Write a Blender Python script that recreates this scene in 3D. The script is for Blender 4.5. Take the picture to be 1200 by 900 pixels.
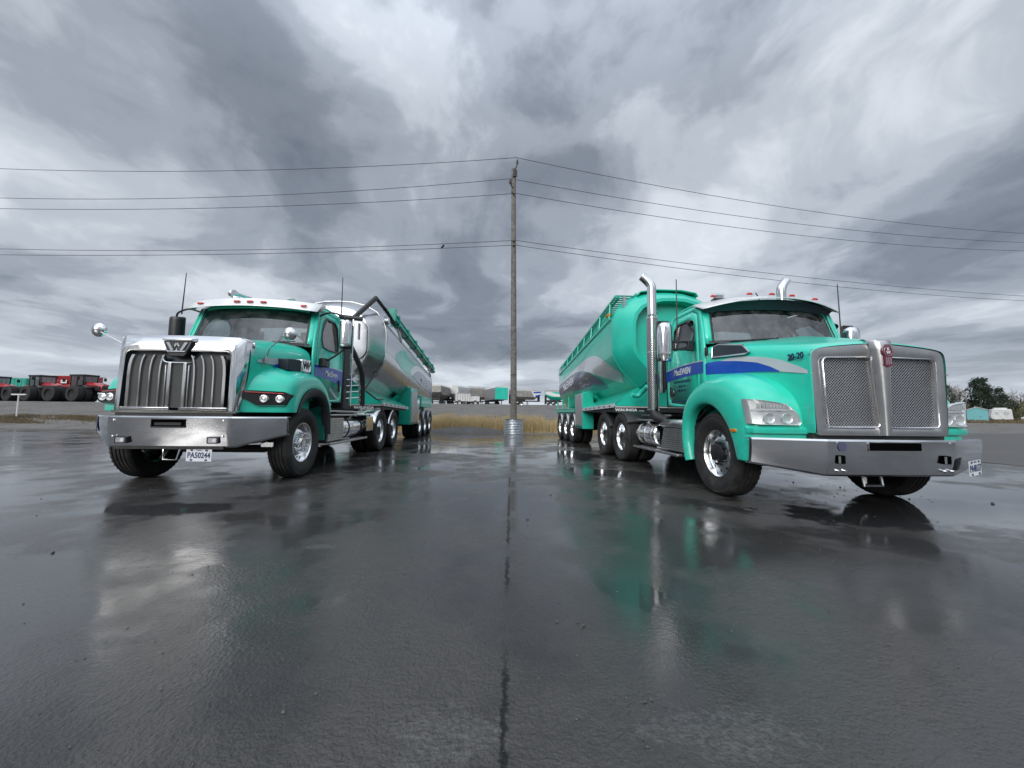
import bpy, bmesh, math, random
from math import radians as R, sin, cos, pi, sqrt, exp
from mathutils import Vector, Matrix
random.seed(7)
for o in list(bpy.data.objects): bpy.data.objects.remove(o)
S = bpy.context.scene
COL = S.collection

# ------------------------------------------------------------------ camera
YAW, PIT, ROL, CAMH = .0535, .0767, .0114, .995
cd = bpy.data.cameras.new('camera'); cam = bpy.data.objects.new('camera', cd); COL.objects.link(cam)
cd.sensor_width = 36; cd.lens = 451 / 1200 * 36; cd.clip_end = 5000; cd.clip_start = .05
_F = Vector((sin(YAW)*cos(PIT), cos(YAW)*cos(PIT), sin(PIT))); _R0 = Vector((cos(YAW), -sin(YAW), 0)); _U0 = _R0.cross(_F)
_R = _R0*cos(ROL) + _U0*sin(ROL); _U = _U0*cos(ROL) - _R0*sin(ROL)
m = Matrix((( _R.x, _U.x, -_F.x, 0), (_R.y, _U.y, -_F.y, 0), (_R.z, _U.z, -_F.z, CAMH), (0, 0, 0, 1)))
cam.matrix_world = m
S.camera = cam

# ------------------------------------------------------------------ world, sun, exposure
SUN_EL, SUN_ROT = R(27), R(208)
SKY_STRENGTH = .10
CLOUD_GAIN = 10.9
W = bpy.data.worlds.new("World"); S.world = W; W.use_nodes = True
nt = W.node_tree; nt.nodes.clear()

class NG:
    """tiny node-graph helper"""
    def __init__(s, tree): s.t = tree
    def n(s, typ, **kw):
        nd = s.t.nodes.new(typ)
        for k, v in kw.items():
            if k == 'ins':
                for kk, vv in v.items(): s.put(nd.inputs[kk], vv)
            else: setattr(nd, k, v)
        return nd
    def put(s, sock, v):
        if isinstance(v, bpy.types.NodeSocket): s.t.links.new(v, sock)
        else: sock.default_value = v
    def math(s, op, a, b=None, c=None, clamp=False):
        nd = s.t.nodes.new('ShaderNodeMath'); nd.operation = op; nd.use_clamp = clamp
        s.put(nd.inputs[0], a)
        if b is not None: s.put(nd.inputs[1], b)
        if c is not None: s.put(nd.inputs[2], c)
        return nd.outputs[0]
    def vmath(s, op, a, b=None):
        nd = s.t.nodes.new('ShaderNodeVectorMath'); nd.operation = op
        s.put(nd.inputs[0], a)
        if b is not None: s.put(nd.inputs[3 if op == 'SCALE' else 1], b)
        return nd.outputs[1 if op in ('LENGTH', 'DOT_PRODUCT') else 0]
    def noise(s, vec, scale, detail=4, rough=.5, dist=0, out=0):
        nd = s.t.nodes.new('ShaderNodeTexNoise'); s.put(nd.inputs['Vector'], vec)
        nd.inputs['Scale'].default_value = scale; nd.inputs['Detail'].default_value = detail
        nd.inputs['Roughness'].default_value = rough; nd.inputs['Distortion'].default_value = dist
        return nd.outputs[out]
    def ramp(s, fac, stops, interp='LINEAR'):
        nd = s.t.nodes.new('ShaderNodeValToRGB'); s.put(nd.inputs[0], fac); cr = nd.color_ramp; cr.interpolation = interp
        while len(cr.elements) < len(stops): cr.elements.new(.5)
        for e, (p, c) in zip(cr.elements, stops):
            e.position = p; e.color = (c, c, c, 1) if isinstance(c, (int, float)) else (*c, 1)
        return nd.outputs[0]
    def smooth(s, v, a, b, lo=0., hi=1.):
        nd = s.t.nodes.new('ShaderNodeMapRange'); nd.interpolation_type = 'SMOOTHSTEP'
        s.put(nd.inputs[0], v); nd.inputs[1].default_value = a; nd.inputs[2].default_value = b
        nd.inputs[3].default_value = lo; nd.inputs[4].default_value = hi
        return nd.outputs[0]
    def mix(s, f, a, b, blend='MIX'):
        nd = s.t.nodes.new('ShaderNodeMix'); nd.data_type = 'RGBA'; nd.blend_type = blend
        s.put(nd.inputs[0], f)
        for k, v in ((6, a), (7, b)):
            if isinstance(v, (tuple, list)) and len(v) == 3: v = (*v, 1)
            if isinstance(v, (int, float)): v = (v, v, v, 1)
            s.put(nd.inputs[k], v)
        return nd.outputs[2]
    def xyz(s, x, y, z):
        nd = s.t.nodes.new('ShaderNodeCombineXYZ')
        s.put(nd.inputs[0], x); s.put(nd.inputs[1], y); s.put(nd.inputs[2], z); return nd.outputs[0]
    def sep(s, v):
        nd = s.t.nodes.new('ShaderNodeSeparateXYZ'); s.put(nd.inputs[0], v); return nd.outputs

g = NG(nt)
tc = g.n('ShaderNodeTexCoord')
d = g.vmath('NORMALIZE', tc.outputs['Generated'])
dx, dy, dz = g.sep(d)
den = g.math('ADD', g.math('MAXIMUM', dz, 0), .13)
px = g.math('DIVIDE', dx, den); py = g.math('DIVIDE', dy, den)
P = g.xyz(px, g.math('MULTIPLY', py, .90), 0)               # clouds drawn out along the line of sight
warp = g.noise(P, 1.1, 3, .5, out=1)
P2 = g.vmath('ADD', P, g.vmath('SCALE', g.vmath('SUBTRACT', warp, (.5, .5, .5)), .70))
big = g.noise(g.vmath('ADD', P2, (3.3, 1.9, 0)), .80, 2, .45)
midn = g.noise(g.vmath('ADD', P2, (7.1, 4.2, 2)), 2.0, 5, .55, .2)
fine = g.noise(g.vmath('ADD', P2, (1.4, 8.8, 4)), 5.5, 6, .62, .0)
D3 = g.vmath('ADD', g.xyz(dx, g.math('MULTIPLY', dy, .8), g.math('MULTIPLY', dz, g.smooth(dz, .0, .6, 4.2, 1.6))), g.vmath('SCALE', g.vmath('SUBTRACT', warp, (.5, .5, .5)), .25))
puff = g.noise(g.vmath('ADD', D3, (2.2, .4, 5.1)), 3.1, 6, .56, .1)
v = g.math('ADD', g.math('ADD', g.math('MULTIPLY', big, 1.15), g.math('MULTIPLY', midn, .50)), g.math('ADD', g.math('MULTIPLY', fine, .22), g.math('MULTIPLY', puff, 1.15)))
v = g.math('SUBTRACT', v, 1.03)
def blob(dirv, width, amp):
    global v
    L = Vector(dirv).normalized()
    dt = g.vmath('DOT_PRODUCT', d, tuple(L))
    w = g.smooth(dt, cos(width), 1.0)
    v = g.math('ADD', v, g.math('MULTIPLY', w, amp))
BLOBS = [((-.22, .95, .81), .30, .02), ((-.12, .80, .95), .30, -.05), ((-.05, .95, .62), .30, .06), ((.98, .9, .79), .30, .16), ((.62, .9, .62), .28, .08), ((.27, .93, .95), .38, -.13), ((-.95, 1.0, .62), .42, -.09),
         ((-.55, .93, .95), .32, -.07), ((1.27, .89, .63), .30, -.13), ((-.95, .75, .22), .4, .06), ((.9, .95, .2), .4, .05), ((-1.3, .9, 1.1), .35, .06)]
for b in BLOBS: blob(*b)
cl = g.ramp(v, [(.0, (.118, .137, .170)), (.22, (.168, .190, .228)), (.40, (.262, .290, .338)), (.55, (.38, .415, .465)), (.74, (.53, .565, .615)), (1.0, (.72, .75, .79))], 'EASE')
hz = g.smooth(dz, .0, .16, 1, 0)
cl = g.mix(g.math('MULTIPLY', hz, .55), cl, (.50, .55, .63))
# gain brightens the unseen sky overhead and behind the camera to light the trucks
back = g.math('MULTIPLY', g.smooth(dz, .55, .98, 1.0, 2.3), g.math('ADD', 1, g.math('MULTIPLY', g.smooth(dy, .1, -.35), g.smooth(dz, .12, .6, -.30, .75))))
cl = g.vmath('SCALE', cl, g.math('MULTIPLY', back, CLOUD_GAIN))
sky = g.n('ShaderNodeTexSky', sky_type='NISHITA', sun_disc=False, sun_elevation=SUN_EL, sun_rotation=SUN_ROT)
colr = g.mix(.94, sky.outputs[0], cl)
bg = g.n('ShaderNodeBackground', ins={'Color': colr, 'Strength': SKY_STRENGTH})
wo = g.n('ShaderNodeOutputWorld'); nt.links.new(bg.outputs[0], wo.inputs[0])

sd = bpy.data.lights.new('sun', 'SUN'); sun = bpy.data.objects.new('sun', sd); COL.objects.link(sun)
sd.energy = 1.4; sd.angle = R(36); sd.color = (1, .97, .93)
sv = Vector((sin(SUN_ROT)*cos(SUN_EL), cos(SUN_ROT)*cos(SUN_EL), sin(SUN_EL)))
sun.rotation_euler = sv.to_track_quat('Z', 'Y').to_euler()
S.view_settings.view_transform = 'Standard'; S.view_settings.look = 'None'
S.view_settings.exposure = .33; S.view_settings.gamma = 1
S.render.engine = 'CYCLES'
S.cycles.use_denoising = True; S.cycles.max_bounces = 7; S.cycles.transparent_max_bounces = 10; S.cycles.caustics_reflective = False
S.cycles.sample_clamp_indirect = 4

# ------------------------------------------------------------------ materials
M = {}
def newmat(name):
    m = bpy.data.materials.new(name); m.use_nodes = True; m.node_tree.nodes.clear()
    return m, NG(m.node_tree)
def mat(name, col, rough=.5, metal=0., coat=0., var=.08, vscale=3., bump=0., bscale=60., rvar=.0, coatr=.05, spec=.5, dirt=0.):
    m, g = newmat(name)
    tc = g.n('ShaderNodeTexCoord').outputs['Object']
    n1 = g.noise(tc, vscale, 4, .55)
    c = g.mix(g.smooth(n1, .3, .7), tuple(x*(1-var) for x in col), tuple(min(1, x*(1+var)) for x in col))
    if dirt:
        geo = g.n('ShaderNodeNewGeometry').outputs['Position']
        z = g.sep(geo)[2]
        dm = g.math('MULTIPLY', g.smooth(z, .25, 1.3, 1, .12), g.smooth(g.noise(geo, 5, 6, .65), .38, .72), clamp=True)
        c = g.mix(g.math('MULTIPLY', dm, dirt), c, (.10, .095, .085))
    b = g.n('ShaderNodeBsdfPrincipled', ins={'Base Color': c, 'Metallic': metal, 'Coat Weight': coat, 'Coat Roughness': coatr, 'Specular IOR Level': spec})
    if rvar or dirt:
        r = g.math('ADD', rough, g.math('MULTIPLY', g.math('SUBTRACT', g.noise(tc, vscale*2.3, 5, .6), .5), rvar), clamp=True)
        if dirt: r = g.math('ADD', r, g.math('MULTIPLY', dm, dirt*.5), clamp=True)
        g.put(b.inputs['Roughness'], r)
    else: b.inputs['Roughness'].default_value = rough
    if bump:
        bn = g.n('ShaderNodeBump', ins={'Strength': bump, 'Distance': .01, 'Height': g.noise(tc, bscale, 4, .6)})
        g.put(b.inputs['Normal'], bn.outputs[0])
        if coat: g.put(b.inputs['Coat Normal'], bn.outputs[0]) if False else None
    o = g.n('ShaderNodeOutputMaterial'); g.t.links.new(b.outputs[0], o.inputs[0])
    M[name] = m; return m

mat('teal', (.024, .65, .475), .32, 0, .6, .05, 1.2, dirt=.5)
mat('teal_trailer', (.017, .55, .405), .34, 0, .5, .08, 1.0, dirt=.5, rvar=.1)
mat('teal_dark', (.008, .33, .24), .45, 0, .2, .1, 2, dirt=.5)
mat('chrome', (.74, .745, .755), .08, 1, 0, .03, 2, rvar=.05, bump=.03, bscale=4, dirt=.06)
mat('bumper_steel', (.58, .585, .60), .11, 1, 0, .05, 2, rvar=.08, bump=.06, bscale=1.6, dirt=.12)
mat('brushed', (.56, .56, .56), .30, 1, 0, .10, 4, rvar=.15, dirt=.35)
mat('polished_tank', (.58, .585, .59), .26, 1, 0, .06, 1.2, rvar=.10, bump=.10, bscale=1.4)
mat('alu_wheel', (.80, .81, .82), .16, 1, 0, .06, 5, rvar=.12)
mat('rubber', (.015, .015, .016), .70, 0, 0, .3, 9, rvar=.2, bump=.3, bscale=90, dirt=.5)
mat('black_plastic', (.016, .016, .018), .42, 0, 0, .15, 5, rvar=.15)
mat('flare_rubber', (.035, .038, .042), .55, 0, 0, .12, 5, rvar=.15)
mat('chassis', (.018, .018, .020), .55, 0, 0, .3, 6, rvar=.2, dirt=.5)
mat('void', (.003, .003, .003), 1, spec=0)
mat('reflector', (.80, .81, .82), .28, .55, .3, .05, 8)
mat('interior', (.035, .036, .04), .75, 0, 0, .2, 4)
mat('seat_cloth', (.10, .10, .11), .85, 0, 0, .2, 8)
mat('white_plastic', (.72, .72, .70), .45, 0, 0, .05, 4)
mat('galvanised', (.50, .53, .56), .36, .9, 0, .22, 9, rvar=.25)
mat('wood_pole', (.165, .158, .138), .85, 0, 0, .28, 6, bump=.5, bscale=40)
mat('wire', (.03, .03, .035), .6)
mat('insulator', (.06, .035, .03), .25, 0, .4)
mat('amber', (.75, .22, .01), .2, 0, .6)
mat('red_lens', (.62, .03, .02), .2, 0, .6)
mat('blue_band', (.003, .070, .44), .35, 0, .25, .05, 1)
mat('slate_band', (.12, .13, .22), .3, .35, .5, .08, 1)
mat('silver_band', (.60, .62, .66), .3, .15, .5, .05, 1)
mat('white_ink', (.80, .82, .84), .4)
mat('black_ink', (.01, .02, .03), .4)
mat('navy_ink', (.012, .03, .10), .4)
mat('maroon', (.16, .012, .035), .25, 0, .6)
mat('red_paint', (.34, .014, .02), .3, 0, .5, .1, 1)
mat('grey_panel', (.42, .43, .46), .32, .7, 0, .1, 3, rvar=.1)
mat('plate_white', (.74, .76, .80), .4)
mat('tarp', (.34, .34, .33), .8, 0, 0, .15, 2)
mat('trailer_white', (.62, .62, .60), .5, 0, 0, .12, 1.5)
mat('trailer_grey', (.30, .29, .27), .5, .3, 0, .15, 1.5)
mat('shed_blue', (.16, .44, .46), .6, 0, 0, .06, 3)
mat('hose', (.012, .012, .013), .5, 0, 0, .2, 8, bump=.6, bscale=30)
mat('wood_plank', (.30, .24, .15), .8, 0, 0, .2, 6)
mat('bark', (.15, .13, .11), .9, 0, 0, .3, 5)
mat('twig', (.20, .17, .13), .9, 0, 0, .25, 5)
mat('needles', (.022, .042, .024), .8, 0, 0, .45, .7)
mat('bush', (.13, .115, .05), .85, 0, 0, .35, .6)
mat('stone', (.09, .088, .085), .55, 0, 0, .45, 30, bump=.4, bscale=200)

def glass_mat(name, tint, gloss_rough=.02, ior=1.5, dirt=.03):
    m, g = newmat(name)
    tr = g.n('ShaderNodeBsdfTransparent', ins={'Color': (*tint, 1)})
    gl = g.n('ShaderNodeBsdfGlossy', ins={'Color': (1, 1, 1, 1), 'Roughness': gloss_rough})
    fr = g.n('ShaderNodeLayerWeight', ins={'Blend': .5})
    mx = g.n('ShaderNodeMixShader', ins={0: g.math('ADD', g.math('MULTIPLY', g.math('POWER', fr.outputs['Facing'], 5.0), .9), ior, clamp=True)})
    g.t.links.new(tr.outputs[0], mx.inputs[1]); g.t.links.new(gl.outputs[0], mx.inputs[2])
    df = g.n('ShaderNodeBsdfDiffuse', ins={'Color': (.5, .5, .5, 1)})
    tc = g.n('ShaderNodeTexCoord').outputs['Object']
    m2 = g.n('ShaderNodeMixShader', ins={0: g.math('MULTIPLY', g.smooth(g.noise(tc, 7, 6, .7), .35, .8), dirt)})
    g.t.links.new(mx.outputs[0], m2.inputs[1]); g.t.links.new(df.outputs[0], m2.inputs[2])
    o = g.n('ShaderNodeOutputMaterial'); g.t.links.new(m2.outputs[0], o.inputs[0]); M[name] = m
glass_mat('windshield', (.50, .58, .56), .02, .11, .16)
glass_mat('side_glass', (.40, .46, .47), .02, .12, .1)
glass_mat('lens', (.93, .95, .95), .03, .06, .03)

def grille_mat(name, scale, wire, back, thr):
    m, g = newmat(name)
    tc = g.n('ShaderNodeTexCoord').outputs['Object']
    x, y, z = g.sep(tc)
    a = g.math('SINE', g.math('MULTIPLY', g.math('ADD', x, z), scale)); b = g.math('SINE', g.math('MULTIPLY', g.math('SUBTRACT', x, z), scale))
    h = g.math('MAXIMUM', a, b)
    f = g.smooth(h, thr, thr+.35)
    b_ = g.n('ShaderNodeBsdfPrincipled', ins={'Base Color': g.mix(f, back, wire), 'Metallic': g.math('MULTIPLY', f, .9), 'Roughness': .32})
    bn = g.n('ShaderNodeBump', ins={'Strength': .7, 'Distance': .006, 'Height': h}); g.put(b_.inputs['Normal'], bn.outputs[0])
    o = g.n('ShaderNodeOutputMaterial'); g.t.links.new(b_.outputs[0], o.inputs[0]); M[name] = m
grille_mat('wire_mesh', 260, (.15, .15, .145), (.010, .010, .010), .45)
mat('bright_alu', (.80, .80, .79), .42, .55, 0, .08, 4, rvar=.1)
grille_mat('punched_mesh', 205, (.62, .63, .65), (.006, .006, .008), .58)
def perf_mat():
    m, g = newmat('perforated')
    tc = g.n('ShaderNodeTexCoord').outputs['Object']
    x, y, z = g.sep(tc)
    ang = g.math('MULTIPLY', g.math('ARCTAN2', y, x), 16.)
    a = g.math('MULTIPLY', g.math('SINE', ang), g.math('SINE', g.math('MULTIPLY', z, 150.)))
    f = g.smooth(a, .08, .30)
    b_ = g.n('ShaderNodeBsdfPrincipled', ins={'Base Color': g.mix(f, (.55, .55, .55), (.01, .01, .01)), 'Metallic': g.math('SUBTRACT', 1, f), 'Roughness': .22})
    o = g.n('ShaderNodeOutputMaterial'); g.t.links.new(b_.outputs[0], o.inputs[0]); M['perforated'] = m
perf_mat()

def ground_blobs(g, pos, blobs, wob, lo=.65, hi=1.15):
    x, y, z = g.sep(pos); out = None
    for (bx, by, rx, ry) in blobs:
        u = g.math('DIVIDE', g.math('SUBTRACT', x, bx), rx); w = g.math('DIVIDE', g.math('SUBTRACT', y, by), ry)
        r = g.math('ADD', g.math('SQRT', g.math('ADD', g.math('MULTIPLY', u, u), g.math('MULTIPLY', w, w))), wob)
        mk = g.smooth(r, lo, hi, 1, 0)
        out = mk if out is None else g.math('MAXIMUM', out, mk)
    return out
def asphalt_mat():
    m, g = newmat('wet_asphalt')
    pos = g.n('ShaderNodeNewGeometry').outputs['Position']
    x, y, z = g.sep(pos)
    big = g.noise(pos, .35, 4, .55); med = g.noise(pos, 1.7, 5, .6); fin = g.noise(pos, 24, 4, .6)
    wob = g.math('MULTIPLY', g.math('SUBTRACT', g.noise(pos, 1.3, 7, .66), .5), 3.2)
    # standing water
    pud = ground_blobs(g, pos, [(1.7, 6.7, .8, .55), (.84, 2.2, .19, .24), (-3.3, 4.1, .9, .28), (-.95, 7.3, .45, .45), (.2, 12.5, 1.6, .8), (.3, 14.6, 2.1, .7),
                               (4.6, 4.0, 2.0, .9), (4.6, 6.0, 1.2, .5), (6.6, 5.0, 1.3, .9), (7.6, 6.3, 1.4, .7), (-6.5, 9, 1.5, .7), (-1.3, 10.3, .7, .8), (1.9, 9.4, .7, 1.2)], wob)
    soft = ground_blobs(g, pos, [(-4.3, 3.8, 1.7, .8), (.80, 2.25, .30, .30), (-3.0, 4.2, 1.2, .5), (-.4, 4.6, .7, 1.0), (3.2, 3.2, 1.2, .5), (-2.2, 1.9, .5, .3)], g.math('MULTIPLY', wob, .7), .0, 1.7)
    pud = g.math('MAXIMUM', pud, g.math('MULTIPLY', soft, .55))
    streak = g.smooth(g.noise(g.vmath('MULTIPLY', pos, (.25, 1.0, 1)), 1.5, 4, .55), .56, .68)
    far = g.smooth(y, 5, 12)
    pud = g.math('MAXIMUM', pud, g.math('MULTIPLY', streak, far))
    # dry, pale, gritty patches
    dry = ground_blobs(g, pos, [(-1.56, 1.82, .13, .05), (-.13, 1.28, .17, .12), (.78, 1.27, .27, .11), (-2.1, 3.05, .25, .10), (.18, 3.9, .12, .2), (-1.25, 3.0, .15, .05)], g.math('MULTIPLY', g.math('SUBTRACT', g.noise(pos, 9, 6, .7), .5), 3.4))
    damp = g.smooth(g.math('ADD', g.math('MULTIPLY', big, .75), g.math('MULTIPLY', med, .50)), .52, .68)
    # tar seam
    sx = g.math('ABSOLUTE', g.math('SUBTRACT', g.math('SUBTRACT', x, g.math('MULTIPLY', y, .052)), g.math('ADD', -.012, g.math('MULTIPLY', g.math('SUBTRACT', g.noise(pos, 14, 5, .75), .5), .085))))
    seam = g.math('MULTIPLY', g.smooth(sx, .004, .017, 1, 0), g.smooth(g.noise(g.xyz(3.1, y, 0), 1.3, 3, .5), .40, .52))
    seam = g.math('MULTIPLY', seam, g.smooth(y, 6.2, 6.6, 1, 0))
    spk = g.n('ShaderNodeTexVoronoi', ins={'Vector': pos, 'Scale': 95.})
    agg = g.noise(pos, 130, 3, .7)
    base = g.mix(damp, (.060, .056, .051), (.025, .0235, .0215))
    base = g.mix(g.math('MULTIPLY', g.smooth(agg, .50, .70), .6), base, (.085, .083, .08))
    base = g.mix(g.math('MULTIPLY', g.smooth(spk.outputs['Distance'], .0, .25, 1, 0), .25), base, (.12, .115, .105))
    base = g.mix(g.math('MULTIPLY', g.smooth(fin, .5, .75), .3), base, (.015, .015, .016))
    base = g.mix(g.math('MULTIPLY', g.math('MULTIPLY', dry, g.smooth(g.noise(pos, 45, 4, .75), .35, .65)), .38), base, (.18, .18, .175))
    base = g.mix(pud, base, (.012, .012, .013))
    base = g.mix(g.math('MULTIPLY', seam, .95), base, (.006, .006, .006))
    # surface: wet film over gritty asphalt
    rock = g.math('ADD', g.math('MULTIPLY', g.noise(pos, 62, 3, .6), .9), g.math('MULTIPLY', g.noise(pos, 20, 3, .6), .9))
    notp = g.math('SUBTRACT', 1, pud)
    b1 = g.n('ShaderNodeBump', ins={'Strength': g.math('ADD', .1, g.math('MULTIPLY', notp, .9)), 'Distance': .022, 'Height': rock})
    b2 = g.n('ShaderNodeBump', ins={'Strength': g.math('ADD', .02, g.math('MULTIPLY', notp, g.math('SUBTRACT', .42, g.math('MULTIPLY', damp, .36)))), 'Distance': .008, 'Height': rock})
    cr = g.math('ADD', g.math('MULTIPLY', notp, g.math('ADD', .20, g.math('MULTIPLY', damp, -.14))), .03)
    cr = g.math('ADD', cr, g.math('MULTIPLY', dry, .15))
    cw = g.math('ADD', .62, g.math('MULTIPLY', g.math('MAXIMUM', damp, pud), .38))
    cw = g.math('MULTIPLY', cw, g.math('SUBTRACT', 1, g.math('MULTIPLY', dry, .2)))
    cw = g.math('MULTIPLY', cw, g.math('SUBTRACT', 1, g.math('MULTIPLY', seam, .8)))
    b = g.n('ShaderNodeBsdfPrincipled', ins={'Base Color': base, 'Roughness': .62, 'Specular IOR Level': .35, 'Coat Weight': cw, 'Coat Roughness': cr, 'Coat IOR': 1.5,
                                             'Normal': b1.outputs[0], 'Coat Normal': b2.outputs[0]})
    o = g.n('ShaderNodeOutputMaterial'); g.t.links.new(b.outputs[0], o.inputs[0]); M['wet_asphalt'] = m
asphalt_mat()
def soil_mat(name, cols, sc=1.2, rough=.9, bump=.6, grit=40, wet=0.):
    m, g = newmat(name)
    pos = g.n('ShaderNodeNewGeometry').outputs['Position']
    n1 = g.noise(pos, sc, 6, .65); n2 = g.noise(pos, grit, 4, .7)
    v = g.math('ADD', g.math('MULTIPLY', n1, .7), g.math('MULTIPLY', n2, .35))
    k = len(cols); c = g.ramp(v, [(.32+.4*i/(k-1), cc) for i, cc in enumerate(cols)])
    b = g.n('ShaderNodeBsdfPrincipled', ins={'Base Color': c, 'Roughness': rough, 'Coat Weight': wet, 'Coat Roughness': .3})
    bn = g.n('ShaderNodeBump', ins={'Strength': bump, 'Distance': .03, 'Height': n2}); g.put(b.inputs['Normal'], bn.outputs[0])
    o = g.n('ShaderNodeOutputMaterial'); g.t.links.new(b.outputs[0], o.inputs[0]); M[name] = m
soil_mat('terrain', [(.06, .056, .05), (.11, .10, .095), (.16, .15, .14), (.08, .075, .055), (.13, .12, .11)], .45, grit=7)
soil_mat('gravel', [(.12, .115, .112), (.20, .195, .19), (.27, .265, .26)], .8, grit=25)
soil_mat('wet_gravel', [(.045, .042, .04), (.08, .072, .065), (.06, .056, .052), (.14, .13, .12)], .35, grit=9, rough=.6, wet=.12, bump=1)
soil_mat('verge', [(.05, .06, .025), (.11, .085, .04), (.20, .15, .085), (.09, .085, .05), (.16, .13, .09)], .55, grit=3)
soil_mat('reeds', [(.34, .25, .12), (.48, .37, .19), (.58, .46, .26)], 3., bump=0)

# ------------------------------------------------------------------ mesh helpers
class MB:
    def __init__(s): s.v = []; s.f = []; s.mi = []; s.cur = 0
    def add(s, vs, fs):
        o = len(s.v); s.v += [tuple(p) for p in vs]
        for f in fs: s.f.append([i+o for i in f]); s.mi.append(s.cur)
        return s
    def box(s, x0, x1, y0, y1, z0, z1):
        vs = [(x, y, z) for z in (z0, z1) for y in (y0, y1) for x in (x0, x1)]
        return s.add(vs, [(0, 2, 3, 1), (4, 5, 7, 6), (0, 1, 5, 4), (2, 6, 7, 3), (0, 4, 6, 2), (1, 3, 7, 5)])
    def loft(s, rings, closed=True, caps=(True, True)):
        n = len(rings[0]); vs = [p for r in rings for p in r]; fs = []
        for i in range(len(rings)-1):
            for j in range(n if closed else n-1):
                k = (j+1) % n
                fs.append((i*n+j, i*n+k, (i+1)*n+k, (i+1)*n+j))
        if closed and caps[0]: fs.append(tuple(range(n))[::-1])
        if closed and caps[1]: fs.append(tuple((len(rings)-1)*n+j for j in range(n)))
        return s.add(vs, fs)
    def tube(s, path, r, n=8, caps=True):
        path = [Vector(p) for p in path]; rings = []
        rr = r if isinstance(r, (list, tuple)) else [r]*len(path)
        up = None
        for i, p in enumerate(path):
            t = (path[min(i+1, len(path)-1)] - path[max(i-1, 0)]).normalized()
            if up is None: up = Vector((0, 0, 1)) if abs(t.z) < .9 else Vector((1, 0, 0))
            a = t.cross(up)
            if a.length < 1e-4: a = t.cross(Vector((0, 1, 0)))
            a.normalize(); b = a.cross(t).normalized(); up = b
            rings.append([p + (a*cos(2*pi*k/n) + b*sin(2*pi*k/n))*rr[i] for k in range(n)])
        return s.loft(rings, True, (caps, caps))
    def lathe(s, prof, n=32, c=(0, 0, 0), axis='X'):
        rings = []
        for k in range(n):
            a = 2*pi*k/n; ring = []
            for (t, r) in prof:
                if axis == 'X': ring.append((c[0]+t, c[1]+r*cos(a), c[2]+r*sin(a)))
                elif axis == 'Y': ring.append((c[0]+r*cos(a), c[1]+t, c[2]+r*sin(a)))
                else: ring.append((c[0]+r*cos(a), c[1]+r*sin(a), c[2]+t))
            rings.append(ring)
        rings.append(rings[0]); return s.loft(rings, False)
    def prism(s, poly, f0, f1):
        """poly of 2d points mapped by f0(p) and f1(p) to the two faces"""
        n = len(poly); return s.loft([[f0(p) for p in poly], [f1(p) for p in poly]])
    def build(s, name, mats, parent=None, smooth=35, bevel=0, subsurf=0, solid=0, loc=None, seg=2, merge=True, orient=None):
        me = bpy.data.meshes.new(name); me.from_pydata(s.v, [], s.f); me.update()
        if merge:
            bm = bmesh.new(); bm.from_mesh(me)
            for f, mi in zip(bm.faces, s.mi): f.material_index = mi
            bmesh.ops.remove_doubles(bm, verts=bm.verts, dist=1e-5)
            bmesh.ops.recalc_face_normals(bm, faces=bm.faces)
            if orient is not None:
                oc = Vector(orient)
                if sum(f.calc_area()*f.normal.dot((f.calc_center_median()-oc).normalized()) for f in bm.faces) < 0: bmesh.ops.reverse_faces(bm, faces=bm.faces)
            bm.to_mesh(me); bm.free()
        if not isinstance(mats, (list, tuple)): mats = [mats]
        for k in mats: me.materials.append(M[k] if isinstance(k, str) else k)
        o = bpy.data.objects.new(name, me); COL.objects.link(o)
        if parent: o.parent = parent
        if loc: o.location = loc
        if solid:
            md = o.modifiers.new('thick', 'SOLIDIFY'); md.thickness = solid if not isinstance(solid, tuple) else solid[0]; md.offset = -1 if not isinstance(solid, tuple) else solid[1]
            if len(mats) > 1: md.material_offset = 1; 
        if bevel:
            md = o.modifiers.new('round', 'BEVEL'); md.width = bevel; md.segments = seg; md.limit_method = 'ANGLE'; md.angle_limit = R(40); md.harden_normals = False
        if subsurf:
            md = o.modifiers.new('sub', 'SUBSURF'); md.levels = subsurf; md.render_levels = subsurf
        if smooth:
            for p in me.polygons: p.use_smooth = True
            try: me.set_sharp_from_angle(angle=R(smooth))
            except Exception: pass
        return o
def empty(name, loc=(0, 0, 0), parent=None, rz=0):
    o = bpy.data.objects.new(name, None); COL.objects.link(o); o.location = loc; o.rotation_euler = (0, 0, rz)
    if parent: o.parent = parent
    return o
def tag(o, label=None, cat=None, group=None, kind=None):
    if label: o['label'] = label
    if cat: o['category'] = cat
    if group: o['group'] = group
    if kind: o['kind'] = kind
    return o
def copy_tree(o, parent=None, loc=None):
    c = o.copy(); COL.objects.link(c); c.parent = parent
    if loc is not None: c.location = loc
    for ch in list(o.children): copy_tree(ch, c)
    return c
def text(body, name, mt, parent, loc, rot, size, align='CENTER', ext=.0015, sx=1., shear=0., bold=0.):
    cu = bpy.data.curves.new(name, 'FONT'); cu.body = body; cu.size = size; cu.align_x = align; cu.align_y = 'CENTER'
    cu.extrude = ext; cu.shear = shear; cu.offset = bold; cu.resolution_u = 3; cu.materials.append(M[mt])
    tmp = bpy.data.objects.new('tmp', cu); COL.objects.link(tmp); bpy.context.view_layer.update()
    me = bpy.data.meshes.new_from_object(tmp.evaluated_get(bpy.context.evaluated_depsgraph_get())); bpy.data.objects.remove(tmp); me.name = name
    if not me.materials: me.materials.append(M[mt])
    o = bpy.data.objects.new(name, me); COL.objects.link(o); o.parent = parent; o.location = loc; o.rotation_euler = rot; o.scale = (sx, 1, 1)
    return o
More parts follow.
